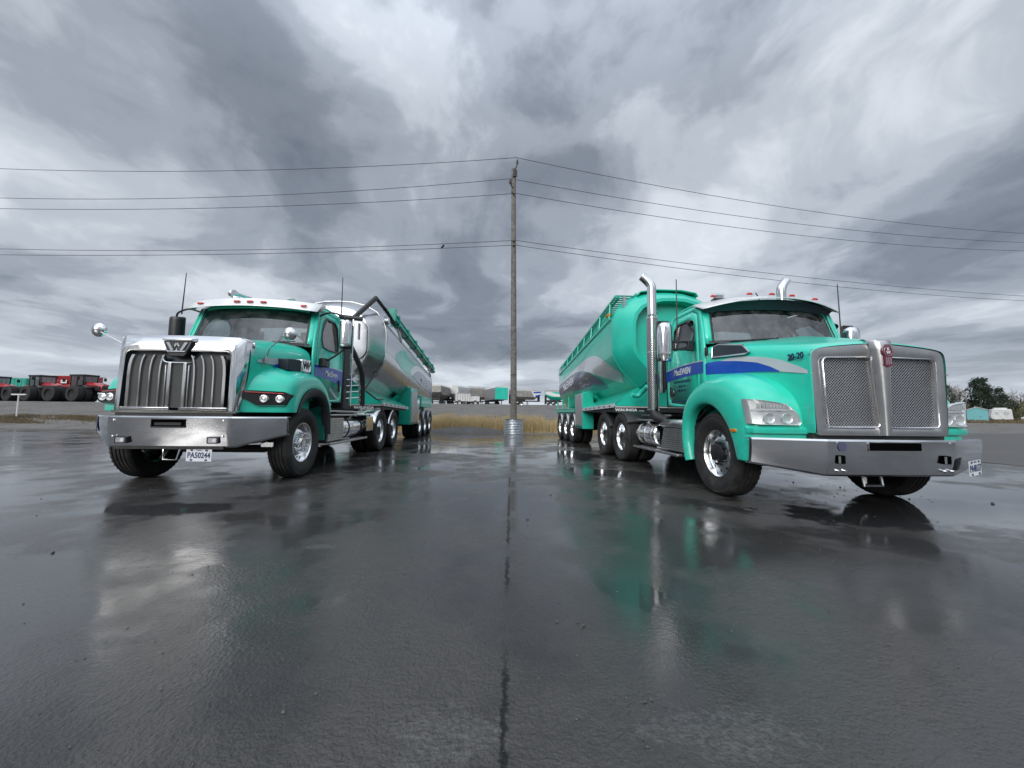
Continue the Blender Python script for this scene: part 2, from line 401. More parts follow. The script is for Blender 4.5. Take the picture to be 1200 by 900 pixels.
def rrect(x0, x1, z0, z1, r, n=4):
    pts = []
    for cx, cz, a0 in ((x1-r, z1-r, 0), (x0+r, z1-r, 90), (x0+r, z0+r, 180), (x1-r, z0+r, 270)):
        for k in range(n+1):
            a = R(a0+90*k/n); pts.append((cx+r*cos(a), cz+r*sin(a)))
    return pts
def mirror_pts(half):
    """half profile from centre top outward/down -> full open profile, left to right"""
    return [(-x, z) for x, z in half[::-1]] + [(x, z) for x, z in half if x > 1e-6] if half[0][0] < 1e-6 else [(-x, z) for x, z in half[::-1]] + list(half)
def lerp(a, b, t): return a+(b-a)*t
def interp(tab, t):
    for (a, va), (b, vb) in zip(tab, tab[1:]):
        if t <= b: return lerp(va, vb, max(0, (t-a)/(b-a)))
    return tab[-1][1]

# ------------------------------------------------------------------ ground
def hparams(r):
    tab_s = [(-1.3, 20), (-.5, 20), (-.2, 24.5), (.25, 24.5), (.6, 25), (2, 26)]
    tab_e = [(-1.3, 40), (-.5, 44), (-.15, 62), (.3, 62), (.7, 60), (2, 60)]
    tab_t = [(-1.3, 1.64), (-.5, 1.8), (-.15, 2.45), (.25, 2.45), (.6, 1.0), (1, .62), (2, .6)]
    return [interp(t, max(t[0][0], r)) for t in (tab_s, tab_e, tab_t)]
def height(x, y):
    if y <= 12: return -.04
    s, e, t = hparams(x/max(y, 1))
    k = max(0, min(1, (y-s)/(e-s)))
    return -.04 + (t+.04)*(k if k < .9 else .9+.1*sin((k-.9)/.1*pi/2))
mb = MB()
xs = [-1500, -700, -350, -220] + [-160+4*i for i in range(81)] + [220, 350, 700, 1500]
ys = [-900, -300, -90, -30, -5, 5, 12, 15, 18] + [19+1.5*i for i in range(36)] + [76, 82, 90, 100, 115, 140, 180, 260, 420, 800, 1600]
vs = []
for y in ys:
    for x in xs:
        z = height(x, y)
        if y > 19 and abs(x) < 200 and z > -.03: z += .07*(random.random()-.5)*min(1, (y-19)/4)
        vs.append((x, y, z))
n = len(xs); mb.add(vs, [(j*n+i, j*n+i+1, (j+1)*n+i+1, (j+1)*n+i) for j in range(len(ys)-1) for i in range(n-1)])
tag(mb.build('terrain', 'terrain', smooth=60), kind='structure')

def sheet(name, outline, z, mt, jag=.15, step=.5, kind='structure'):
    pts = []
    for i, a in enumerate(outline):
        b = outline[(i+1) % len(outline)]; L = math.dist(a, b); k = max(1, int(min(L/step, 160)))
        for q in range(k):
            t = q/k; pts.append((lerp(a[0], b[0], t)+random.uniform(-jag, jag)*.5, lerp(a[1], b[1], t)+random.uniform(-jag, jag), z))
    mb = MB(); mb.add(pts, [tuple(range(len(pts)))])
    return tag(mb.build(name, mt, smooth=0), kind=kind)
sheet('asphalt_yard', [(-90, -60), (120, -60), (120, 26), (15, 25), (10, 20.2), (6, 19.3), (-3, 18.9), (-8, 19.3), (-14, 20.3), (-90, 20.3)], 0, 'wet_asphalt')
sheet('gravel_yard', [(11.3, 7.2), (30, 5.5), (100, 4), (118, 25), (16, 24.5), (12.5, 17), (11.2, 11)], .006, 'wet_gravel', .12)
# low gravel heap at the edge of the yard
mb = MB(); vs = []; nn = 40; mm = 14
for j in range(mm):
    for i in range(nn):
        u = i/(nn-1)*2-1; w = j/(mm-1)*2-1
        hgt = .30*max(0, 1-u*u)**.8*max(0, 1-w*w) + .03*random.random()*(1-abs(u))
        vs.append((-1.25+u*2.3, 20.2+w*.9, -.03+hgt))
mb.add(vs, [(j*nn+i, j*nn+i+1, (j+1)*nn+i+1, (j+1)*nn+i) for j in range(mm-1) for i in range(nn-1)])
tag(mb.build('gravel_mound', 'wet_gravel', smooth=80), kind='structure')

# loose stones on the yard: nobody could count them
mb = MB()
def stone(x, y, r, z=0):
    n = 6; rings = []
    ph = random.random()*6
    for k, (zz, rr) in enumerate(((0, .8), (.35, 1.), (.75, .75), (1, .3))):
        rings.append([(x+rr*r*(1+.3*random.uniform(-1, 1))*cos(2*pi*i/n+ph), y+rr*r*.8*(1+.3*random.uniform(-1, 1))*sin(2*pi*i/n+ph), z+zz*r*1.1) for i in range(n)])
    mb.loft(rings)
for (x, y, r) in [(.33, 1.91, .009), (.43, 1.90, .008), (.45, 1.87, .01), (.44, 1.855, .006), (-.67, 1.39, .007), (.55, 1.39, .007), (.575, 1.40, .006), (-.60, 1.47, .006), (-.82, 1.47, .005),
                  (-3.0, 2.9, .012), (-1.05, 1.62, .005), (-.35, 1.7, .005), (.36, 3.7, .012), (.75, 4.8, .015), (5.4, 3.6, .02), (5.0, 3.3, .016), (4.2, 2.5, .013), (5.9, 4.3, .02)]: stone(x, y, r)
for _ in range(75):
    a = random.random(); x = random.gauss(4.7, .55); y = random.gauss(5.1, .35); stone(x, y, random.uniform(.002, .007) if a < .95 else .012)
for _ in range(420):
    y = 1.2+random.random()**1.7*14; x = random.uniform(-1.3, 1.3)*y; stone(x, y, random.uniform(.0016, .005)*(1+.10*y))
for _ in range(70): stone(random.gauss(.555, .06), random.gauss(1.41, .04), random.uniform(.0012, .0035))
for _ in range(60): stone(random.gauss(.75, .14), random.gauss(1.33, .06), random.uniform(.001, .003))
tag(mb.build('gravel', 'stone', smooth=0, merge=False), kind='stuff')

# dry reeds in the ditch behind the yard and rough grass on the left verge
mb = MB()
for i in range(15000):
    x = random.uniform(-7.5, 9.5); y = random.uniform(21.3, 24.2)
    hgt = random.uniform(.75, 1.14)*(1.0 if x < 3 else .92+.12*sin(x*5))
    hgt *= .86+.14*sin(x*2.3+1)*sin(x*.9+y)
    if x > 3: hgt *= random.uniform(.75, 1.05)
    z = height(x, y)-.02; w = random.uniform(.004, .010); dx_ = random.gauss(0, .07); dy_ = random.gauss(0, .07)
    a = random.random()*pi; ca, sa = cos(a)*w, sin(a)*w
    mb.add([(x-ca, y-sa, z), (x+ca, y+sa, z), (x+dx_*.5+ca*.8, y+dy_*.5+sa*.8, z+hgt*.6), (x+dx_, y+dy_, z+hgt), (x+dx_*.5-ca*.8, y+dy_*.5-sa*.8, z+hgt*.6)], [(0, 1, 2, 4), (4, 2, 3)])
    if random.random() < .35:
        q = .022; mb.add([(x+dx_-q*ca/w*.5, y+dy_, z+hgt-.08), (x+dx_+q*.5, y+dy_, z+hgt-.06), (x+dx_*1.1, y+dy_*1.1, z+hgt+.05)], [(0, 1, 2)])
tag(mb.build('reeds', 'reeds', smooth=0, merge=False), kind='stuff')
def tufts(name, n, region, hs, mt, ws=.02):
    mb = MB()
    for i in range(n):
        x, y = region(); z = height(x, y)-.02
        for k in range(5):
            a = random.random()*2*pi; w = random.uniform(.5, 1)*ws; h_ = random.uniform(*hs); dx_ = random.gauss(0, .35)*h_; dy_ = random.gauss(0, .35)*h_; x2 = x+random.gauss(0, .06); y2 = y+random.gauss(0, .06)
            mb.add([(x2-cos(a)*w, y2-sin(a)*w, z), (x2+cos(a)*w, y2+sin(a)*w, z), (x2+dx_, y2+dy_, z+h_)], [(0, 1, 2)])
    return tag(mb.build(name, mt, smooth=0, merge=False), kind='stuff')
def vreg():
    while True:
        y = random.uniform(22.3, 27); x = random.uniform(-1.35, -.72)*y
        if random.random() < .04+.96*max(0, sin(x*1.3+y*2.1)*sin(x*.47+1))**.8 + .25*(y > 24.5)*abs(sin(x*.8)): return x, y
tufts('grass', 5200, vreg, (.03, .17), 'verge')
def rreg():
    y = random.uniform(50, 58); return random.uniform(1.05, 1.75)*y, y
tufts('rough_grass', 2500, rreg, (.15, .5), 'verge', .05)
tufts('ditch_grass', 1500, lambda: (random.uniform(-9, 12), random.uniform(20.8, 22)), (.06, .25), 'reeds', .01)

# ------------------------------------------------------------------ utility pole, ring, wires
pole = empty('utility_pole', (1.12, 18.97, 0)); tag(pole, 'tall weathered wooden utility pole rising from a corrugated steel ring', 'utility pole')
mb = MB(); LEAN = -.15/14
prof = [(0, .165), (4, .15), (9, .13), (13.5, .115), (13.62, .09)]
mb.tube([(LEAN*z, 0, z) for z, r in prof], [r for z, r in prof], 14); mb.build('pole_shaft', 'wood_pole', pole, smooth=50)
def insul(x, z, y=0):
    mb = MB(); mb.lathe([(0, .0), (0, .03), (.05, .03), (.06, .065), (.10, .07), (.12, .04), (.17, .055), (.20, .06), (.23, .035), (.30, .03), (.32, 0)], 12, (x, y, z), 'Z'); mb.build('insulator', 'insulator', pole)
mb = MB(); mb.tube([(LEAN*13.2+.02, -.13, 13.3), (.02, -.16, 13.75)], .03, 6); mb.box(-.17, .03, -.19, -.13, 13.1, 13.45); mb.build('bracket', 'chassis', pole)
insul(.03, 13.75, -.16)
mb = MB(); mb.tube([(-.14, -.1, 12.5), (-.27, -.12, 12.62), (-.30, -.12, 12.95)], .028, 6); mb.tube([(-.12, -.1, 12.2), (-.25, -.12, 12.3)], .03, 6); mb.build('bracket', 'chassis', pole)
insul(-.32, 12.7, -.12)
for z in (12.18, 9.7, 9.46):
    mb = MB(); mb.lathe([(0, 0), (0, .045), (-.05, .05), (-.10, .035), (-.12, 0)], 10, (LEAN*z, -.13, z), 'Y'); mb.build('insulator', 'insulator', pole)
for z in (2.9, 1.5, .95):
    mb = MB(); mb.lathe([(-.02, .152), (-.02, .158), (.02, .158), (.02, .152)], 16, (LEAN*z, 0, z), 'Z'); mb.build('pole_band', 'chassis', pole)
ring = empty('steel_ring', (1.12, 18.97, 0)); tag(ring, 'corrugated galvanised steel ring standing around the foot of the wooden pole', 'culvert ring')
mb = MB(); prof = []
for i in range(45):
    z = i/44*.70; prof.append((z, .47+.011*sin(z/.70*2*pi*9)))
prof += [(.70, .455), (0, .455)]
mb.lathe(prof, 48, axis='Z'); mb.build('ring_wall', 'galvanised', ring, smooth=60)
mb = MB(); mb.lathe([(0, .472), (0, .50), (.03, .50), (.03, .472)], 32, (0, 0, .70), 'Z'); mb.build('rim', 'galvanised', ring)
mb = MB(); mb.add([(.46*cos(a*pi/12), .46*sin(a*pi/12), .6) for a in range(24)], [tuple(range(24))]); mb.build('gravel_fill', 'gravel', ring, smooth=0)

wires = [(14.12, (-2.11, 3.88), (-1.98, 3.41), 'topmost thin overhead power line crossing the sky above the pole top', .0, -.16),
         (13.00, (-3.25, 4.25), (-1.42, 3.32), 'second overhead power line from the top, held on the pole bracket', -.30, -.12),
         (12.18, (-2.33, 3.27), (-1.34, 3.45), 'middle overhead power line, third down on the wooden pole', 0, -.2),
         (9.71, (-1.77, 2.82), (-1.14, 1.85), 'upper line of the low close pair of overhead wires', 0, -.2),
         (9.46, (-1.46, 2.11), (-1.65, 2.31), 'lowest overhead line, just below its close twin wire', 0, -.2)]
for z0, (la, lb), (ra, rb), lab, ox, oy in wires:
    p0 = Vector((1.1+ox, 18.97+oy)); path = []
    for i in range(20, 0, -1):
        t = i/20; e = Vector((-44, 24)); q = p0.lerp(e, t); path.append((q.x, q.y, z0+la*t+lb*t*t))
    path.append((p0.x, p0.y, z0))
    for i in range(1, 21):
        t = i/20; e = Vector((46, 27)); q = p0.lerp(e, t); path.append((q.x, q.y, z0+ra*t+rb*t*t))
    mb = MB(); mb.tube(path, .013, 5); tag(mb.build('power_line', 'wire', smooth=60), lab, 'power line', 'overhead power lines on the wooden pole')
# perching bird on the lowest wires, left of the pole
mb = MB(); mb.tube([(-2.70, 19.25, 9.36), (-2.63, 19.25, 9.43), (-2.57, 19.25, 9.50), (-2.54, 19.25, 9.55), (-2.50, 19.25, 9.56)], [.012, .05, .055, .035, .006], 8)
tag(mb.build('bird', 'black_plastic'), 'small dark bird perched on the low overhead wires', 'bird')
# ------------------------------------------------------------------ wheels
TYRE = [(.105, .300), (.118, .325), (.135, .36), (.147, .40), (.150, .43), (.146, .455), (.142, .47), (.146, .478), (.138, .500), (.122, .513), (.100, .519), (.085, .520), (.082, .508), (.070, .508), (.067, .520), (.035, .521), (.032, .509), (.020, .509), (.017, .521)]
def tyre_mb(x, lugs=True):
    prof = [(t, r) for t, r in TYRE] + [(-t, r) for t, r in TYRE[::-1]]
    mb = MB(); n = 96; rings = []
    for k in range(n):
        a = 2*pi*k/n; ring = []
        for t, r in prof:
            if lugs and .495 < r < .515 and abs(t) > .11 and k % 2: r -= .012; t *= .985
            ring.append((x+t, r*cos(a), r*sin(a)))
        rings.append(ring)
    rings.append(rings[0]); mb.loft(rings, False)
    return mb
def steer_wheel(parent, loc, s, style):
    """s=+1: outer face towards +x"""
    w = empty('wheel', loc, parent)
    tyre_mb(0).build('tyre', 'rubber', w, smooth=45)
    mb = MB()
    prof = [(-.10, .285), (-.112, .300), (-.104, .304), (-.05, .29), (.09, .288), (.105, .300), (.112, .298), (.112, .288), (.095, .278), (.055, .268), (.040, .258), (.046, .245), (.062, .20), (.070, .165), (.070, .145), (.055, .13), (.055, .0)]
    if style == 'left': prof = [(-.10, .285), (-.112, .300), (-.104, .304), (-.05, .29), (.09, .288), (.105, .300), (.112, .298), (.112, .288), (.095, .278), (.035, .268), (.015, .255), (.030, .235), (.062, .19), (.075, .165), (.075, .14), (.06, .12), (.06, .0)]
    mb.lathe([(s*t, r) for t, r in prof], 64); mb.build('rim', 'alu_wheel', w, smooth=40)
    mb = MB()                                                            # hand holes
    for k in range(10):
        a = 2*pi*(k+.5)/10; r0 = .222; xx = s*(.050 if style == 'left' else .058)
        pts = []
        for q in range(12):
            b = 2*pi*q/12; rr = r0+.020*cos(b); aa = a+.105*sin(b); tt = (rr-.245)/(.20-.245)*(.062-.046)+.046 if style != 'left' else (rr-.235)/(.19-.235)*(.032)+.030
            pts.append((s*(tt+.0025), rr*cos(aa), rr*sin(aa)))
        mb.add(pts, [tuple(range(12))])
    mb.build('hand_hole', 'black_plastic', w, smooth=0)
    mb = MB()
    if style == 'left': mb.lathe([(s*t, r) for t, r in [(.06, .0), (.06, .095), (.10, .09), (.125, .07), (.13, .0)]], 32)
    else: mb.lathe([(s*t, r) for t, r in [(.05, .115), (.09, .112), (.10, .095), (.14, .09), (.15, .06), (.155, 0)]], 32)
    mb.build('hub', 'chrome' if style == 'left' else 'black_plastic', w, smooth=40)
    mb = MB()
    for k in range(10):
        a = 2*pi*k/10; y, z = .142*cos(a), .142*sin(a)
        if style == 'left': mb.tube([(s*.07, y, z), (s*.135, y, z), (s*.15, y, z), (s*.158, y, z)], [.019, .015, .014, .004], 8)
        else: mb.tube([(s*.06, y, z), (s*.10, y, z), (s*.102, y, z)], [.017, .016, .008], 6)
    mb.build('wheel_nut', 'chrome' if style == 'left' else 'black_plastic', w, smooth=30)
    return w
def dual_wheel(parent, loc, s):
    w = empty('wheel', loc, parent)
    mb = tyre_mb(-s*.0); t2 = tyre_mb(-s*.345); mb.add(t2.v, t2.f)
    mb.build('tyre', 'rubber', w, smooth=45)
    mb = MB(); prof = [(-.10, .285), (-.112, .300), (-.104, .304), (-.05, .29), (.08, .288), (.105, .300), (.113, .298), (.112, .288), (.09, .276), (.03, .268), (-.06, .262), (-.085, .25), (-.095, .20), (-.085, .15), (-.075, .12), (-.075, .10)]
    mb.lathe([(s*t, r) for t, r in prof], 56)
    mb.build('rim', 'alu_wheel', w, smooth=40)
    mb = MB(); mb.lathe([(s*t, r) for t, r in [(-.09, .105), (.02, .10), (.05, .075), (.055, .0)]], 28)
    for k in range(10):
        a = 2*pi*k/10; mb.tube([(s*-.09, .142*cos(a), .142*sin(a)), (s*-.03, .142*cos(a), .142*sin(a))], .016, 6)
    for k in range(10):
        a = 2*pi*(k+.5)/10
        pts = [(s*(-.091), (.215+.02*cos(b*pi/5))*cos(a+.1*sin(b*pi/5)), (.215+.02*cos(b*pi/5))*sin(a+.1*sin(b*pi/5))) for b in range(10)]
        mb.add(pts, [tuple(range(10))])
    mb.build('hub', 'chassis', w, smooth=40)
    return w

def sample(tab, t):
    """tab: list of tuples (key, values...)"""
    for a, b in zip(tab, tab[1:]):
        if t <= b[0]:
            k = max(0, (t-a[0])/(b[0]-a[0])); return [lerp(x, y, k) for x, y in zip(a[1:], b[1:])]
    return list(tab[-1][1:])

def ring_panel(mb, outer, inner, f):
    n = len(outer)
    mb.loft([[f(p) for p in outer], [f(p) for p in inner]], True, (False, False))

def cab(root, p):
    """day cab; p: dict of local measures (y rearwards). sides lean in above the belt line."""
    yb, zb = p['base']; yt, zt = p['top']; zr = p['roof']; yr = p['rear']; z0 = p['floor']; W0 = 1.05; W1 = .985
    def X(z): return W0 if z < zb else lerp(W0, W1, (z-zb)/(zr-.1-zb))
    paint = p['paint']
    wz0, wz1, wy0, wy1 = p['win']
    for s in (-1, 1):
        f = lambda q, e=0.: (s*(X(q[1])+e), q[0], q[1])
        out = [(yb-.02, z0), (yb-.02, (z0+zb)/2), (yb+.0, zb), (yt, zt), (yt+.18, zr-.09), (yr-.12, zr-.07), (yr, zr-.17), (yr, zb+.2), (yr, zb-.3), (yr, z0+.02), (yr-.3, z0), (yb+.5, z0)]
        dn = [(yb+.16, z0+.03), (yb+.12, (z0+zb)/2), (yb+.14, zb), (yt+.09, zt-.02), (yt+.22, zr-.16), (yr-.24, zr-.15), (yr-.13, zr-.24), (yr-.12, zb+.2), (yr-.12, zb-.3), (yr-.12, z0+.14), (yr-.24, z0+.06), (yb+.55, z0+.03)]
        mb = MB(); ring_panel(mb, out, dn, f); mb.build('cab_side', [paint, 'interior'], root, smooth=30, solid=.03, orient=(0, (yb+yr)/2, zb))
        def shrink(P, e):
            cx = sum(a for a, b in P)/len(P); cz = sum(b for a, b in P)/len(P)
            return [(a+(e if a < cx else -e), b+(e if b < cz else -e)) for a, b in P]
        dd = shrink(dn, .007)
        wn = [(wy0+.02, wz0+.0), (wy0-.02, wz0+.12), (wy0+.0, (wz0+wz1)/2), (lerp(wy0, wy0+.16, .8), wz1-.10), (wy0+.24, wz1), (wy1-.10, wz1), (wy1, wz1-.08), (wy1, (wz0+wz1)/2), (wy1, wz0+.10), (wy1-.02, wz0+.03), (wy1-.06, wz0-.01), (wy0+.2, wz0-.02)]
        mb = MB(); ring_panel(mb, dd, wn, lambda q: f(q, .004))
        dr = mb.build('door', [paint, 'interior'], root, smooth=30, solid=.035, orient=(0, (yb+yr)/2, zb))
        mb = MB(); wf = shrink(wn, .022); ring_panel(mb, wn, wf, lambda q: f(q, .010)); mb.build('window_seal', 'black_plastic', dr, solid=.02)
        mb = MB(); mb.add([f(q, -.004) for q in wn], [tuple(range(12))]); mb.build('window', 'side_glass', dr, smooth=0)
        mb = MB(); hy = yr-.20; mb.box(s*W0+s*.006 if s > 0 else -W0-.03, W0+.03 if s > 0 else -W0-.006, hy-.03, hy+.03, p['handle'][0], p['handle'][1]); mb.build('handle', 'black_plastic', dr, bevel=.008)
        # seam backing, black so the door gaps read as shaded
        mb = MB(); ring_panel(mb, shrink(dn, -.02), shrink(dd, .02), lambda q: f(q, -.036)); mb.build('door_gap_backing', 'black_plastic', root, smooth=0)
    # windshield: curved glass between base and top
    NB = 13
    def wp(t, k, e=0):   # t -1..1 across, k 0..1 up
        hw = lerp(.985, .93, k); y = lerp(yb, yt, k) - lerp(.20, .16, k)*(1-t*t) - e
        return (t*hw, y, lerp(zb-.02, zt, k)+.02*(1-t*t)*k)
    mb = MB(); mb.loft([[wp(-1+2*i/(NB-1), k/3) for i in range(NB)] for k in range(4)], False); mb.build('windshield', 'windshield', root, smooth=60)
    # pillars, header, cowl
    for s in (-1, 1):
        mb = MB(); mb.loft([[wp(s*.93, k/4, .012), wp(s*1.0, k/4, .016), (s*X(lerp(zb-.02, zt, k/4)), lerp(yb, yt, k/4)+.01, lerp(zb-.02, zt, k/4))] for k in range(5)], False)
        mb.build('pillar', [paint, 'interior'], root, smooth=50, solid=.03, orient=(0, (yb+yr)/2, zb))
    mb = MB()
    mb.loft([[wp(s*.925, k/4, .014) for k in range(5)] for s in (1,)]+[[wp(s*.955, k/4, .02) for k in range(5)] for s in (1,)], False)
    mb.loft([[wp(s*.925, k/4, .014) for k in range(5)] for s in (-1,)]+[[wp(s*.955, k/4, .02) for k in range(5)] for s in (-1,)], False)
    mb.loft([[wp(-1+2*i/(NB-1), 0, .016) for i in range(NB)], [wp(-1+2*i/(NB-1), .07, .016) for i in range(NB)]], False)
    mb.build('windshield_seal', 'black_plastic', root, smooth=0)
    rows = []
    for (yy, zz, cr, w) in [(yt-.02, zt-.03, .16, .95), (yt+.03, zt+.05, .15, .97), (yt+.12, zr-.07, .12, .985), (yt+.26, zr-.015, .08, .96), ((yt+yr)/2, zr, .03, .95), (yr-.12, zr-.02, .0, .95), (yr-.02, zr-.10, 0, .96), (yr, zr-.16, 0, .965)]:
        rows.append([((-1+2*i/12)*w, yy - cr*(1-(-1+2*i/12)**2), zz + .035*(1-(-1+2*i/12)**4) - (.0 if abs(-1+2*i/12) < .99 else .03)) for i in range(13)])
    mb = MB(); mb.loft(rows, False); mb.build('roof', [paint, 'interior'], root, smooth=50, solid=.03, orient=(0, (yb+yr)/2, zb))
    # back wall with rear window
    mb = MB(); o8 = [(-1.05, z0), (-1.05, zb), (-.985, zr-.12), (0, zr-.06), (.985, zr-.12), (1.05, zb), (1.05, z0), (0, z0)]
    i8 = [(-.62, zb-.02), (-.64, zb+.2), (-.60, zr-.30), (0, zr-.28), (.60, zr-.30), (.64, zb+.2), (.62, zb-.02), (0, zb-.04)]
    ring_panel(mb, o8, i8, lambda q: (q[0], yr, q[1])); mb.build('back_wall', [paint, 'interior'], root, smooth=30, solid=.03, orient=(0, (yb+yr)/2, zb))
    mb = MB(); mb.add([(a, yr-.01, b) for a, b in i8], [tuple(range(8))]); mb.build('rear_window', 'side_glass', root, smooth=0)
    # interior
    mb = MB(); mb.box(-1.0, 1.0, yb-.1, yr-.03, z0, z0+.03); mb.build('cab_floor', 'interior', root)
    mb = MB(); mb.loft([[(x, yb-.14*(1-x*x), zb-.03), (x, yb+.18, zb+.02), (x, yb+.42, zb-.03), (x, yb+.45, zb-.35)] for x in (-.97, -.4, .4, .97)], False); mb.build('dashboard', 'interior', root, smooth=30)
    for x in (-.48, .48):
        st = MB(); st.box(x-.24, x+.24, yb+.62, yb+1.0, zb-.42, zb-.28); st.box(x-.24, x+.24, yb+.92, yb+1.04, zb-.36, zb+.22); st.box(x-.13, x+.13, yb+.94, yb+1.03, zb+.25, zb+.42)
        st.build('seat', 'seat_cloth', root, bevel=.04, seg=3)
    mb = MB(); cx, cy, cz = .48, yb+.42, zb+.06; pts = []
    for k in range(25):
        a = 2*pi*k/24; pts.append((cx+.23*cos(a), cy+.10*sin(a)*-1, cz+.20*sin(a)))
    mb.tube(pts, .016, 6, False); mb.tube([(cx-.22, cy, cz), (cx+.22, cy, cz)], .014, 6); mb.tube([(cx, cy, cz), (cx, cy-.1, cz-.3)], .03, 6); mb.build('steering_wheel', 'black_plastic', root)
    # wipers
    mb = MB()
    for x0, x1 in ((-.75, -.12), (.15, .80)):
        a = wp(x0, .03, .035); b = wp(x1, .10, .04); mb.tube([a, b], .009, 5); mb.tube([((a[0]+b[0])/2, a[1]-.03, a[2]-.03), ((a[0]+b[0])/2, (a[1]+b[1])/2-.01, (a[2]+b[2])/2)], .011, 5)
    mb.build('wiper', 'black_plastic', root)
    return wp, X

def side_text(body, mt, root, s, y, z, size, xoff, X, sx=1., shear=0., bold=0., align='CENTER', ext=.0012, rise=0.):
    rot = (R(90), 0, R(90) if s > 0 else R(-90))
    o = text(body, 'lettering', mt, root, (s*(X+xoff), y, z), rot, size, align, ext, sx, shear, bold)
    if rise: o.rotation_euler = (R(90)+0, 0, rot[2]); o.rotation_euler.rotate_axis('Z', rise)
    return o

def band(root, name, mt, s, fx, pts_top, pts_bot, e=.003, thick=.0015):
    """coloured strip on a side surface; fx(y,z)->x; matching top and bottom points"""
    mb = MB(); rows = []
    N = 24
    def along(P, t):
        L = (len(P)-1)*t; i = min(int(L), len(P)-2); k = L-i; return (lerp(P[i][0], P[i+1][0], k), lerp(P[i][1], P[i+1][1], k))
    for j in range(5):
        rows.append([])
        for i in range(N+1):
            a = along(pts_top, i/N); b = along(pts_bot, i/N); y = lerp(a[0], b[0], j/4); z = lerp(a[1], b[1], j/4)
            rows[-1].append((s*(fx(y, z)+e), y, z))
    mb.loft(rows, False); return mb.build(name, mt, root, smooth=60)

def curve_pts(P, n=8):
    """Catmull-Rom through points"""
    out = []
    for i in range(len(P)-1):
        p0 = Vector(P[max(i-1, 0)]); p1 = Vector(P[i]); p2 = Vector(P[i+1]); p3 = Vector(P[min(i+2, len(P)-1)])
        for k in range(n):
            t = k/n; out.append(.5*((2*p1)+(-p0+p2)*t+(2*p0-5*p1+4*p2-p3)*t*t+(-p0+3*p1-3*p2+p3)*t**3))
    out.append(Vector(P[-1])); return [tuple(v) for v in out]

def tractor_chassis(root, steer_y, ax, yend, deck_y0, style, bumper_y=.15):
    mb = MB()
    for s in (-1, 1): mb.box(s*.43-.045, s*.43+.045, bumper_y, yend, .72, .98)
    for y in (steer_y-.3, 2.6, (ax[0]+ax[1])/2, yend-.1): mb.box(-.43, .43, y-.06, y+.06, .76, .94)
    mb.build('frame_rail', 'chassis', root, bevel=.01)
    mb = MB(); mb.tube([(-.95, steer_y, .50), (-.6, steer_y, .42), (.6, steer_y, .42), (.95, steer_y, .50)], .06, 10)
    for a in ax: mb.tube([(-1.0, a, .52), (1.0, a, .52)], .085, 12); mb.lathe([(-.22, .0), (-.2, .14), (0, .20), (.2, .14), (.22, 0)], 20, (0, a, .54), 'X')
    mb.tube([(0, 2.3, .75), (0, ax[0], .58)], .05, 10)
    mb.build('axle', 'chassis', root)
    mb = MB(); mb.box(-.36, .36, .42, 2.3, .62, 1.5); mb.box(-.30, .30, .6, 1.7, .50, .64); mb.box(-.62, .62, .25, .36, .95, 1.6); mb.build('engine', 'chassis', root, bevel=.03)
    for s in (-1, 1):
        mb = MB()
        for k in range(3): mb.box(s*.43-.04, s*.43+.04, steer_y-.55+.02*k, steer_y+.55-.02*k, .50+.021*k, .52+.021*k)
        mb.build('leaf_spring', 'chassis', root)
    for a in ax:
        for s in (-1, 1): dual_wheel(root, (s*1.075, a, .52), s)
    for s in (-1, 1): steer_wheel(root, (s*1.055, steer_y, .52), s, style)
    # fifth wheel and catwalk
    mb = MB(); c = (ax[0]+ax[1])/2; mb.lathe([(0, 0), (0, .46), (.05, .46), (.06, 0)], 28, (0, c, 1.06), 'Z'); mb.box(-.4, .4, c-.25, c+.25, .96, 1.07); mb.build('fifth_wheel', 'chassis', root)

def swept_bumper(root, hw, ys, z0, z1, zend, mt='bumper_steel', roll=.03, w=1.2):
    cols = [(-w-.006, ys+.035, zend), (-w, ys, zend), (-hw-.03, .02, z0), (-hw+.03, 0, z0), (0, -.006, z0), (hw-.03, 0, z0), (hw+.03, .02, z0), (w, ys, zend), (w+.006, ys+.035, zend)]
    mb = MB(); rings = []
    for x, y, zb in cols:
        sc = 1 if abs(x) < 1.19 else .985
        rings.append([(x*sc, y+.12, z1-.012), (x, y+roll*.4, z1), (x, y, z1-.02), (x, y+.004, lerp(z1, zb, .35)), (x, y+.016, lerp(z1, zb, .7)), (x, y+.03, zb+.02), (x, y+.05, zb), (x*sc, y+.12, zb)])
    mb.loft(rings, False)
    return mb.build('bumper', mt, root, smooth=25, solid=.008, bevel=.004)

def fender(root, s, curves, mts, sub=2, name='fender', oc=None):
    n = len(curves[0][1])
    rows = []
    for x, P in curves: rows.append([(s*(x if not isinstance(x, list) else x[i]), P[i][0], P[i][1]) for i in range(n)])
    mb = MB(); mb.loft(rows, False)
    return mb.build(name, [mts, 'chassis'], root, smooth=180, subsurf=sub, solid=.012 if oc else 0, orient=(s*.6, oc[0], oc[1]) if oc else None)

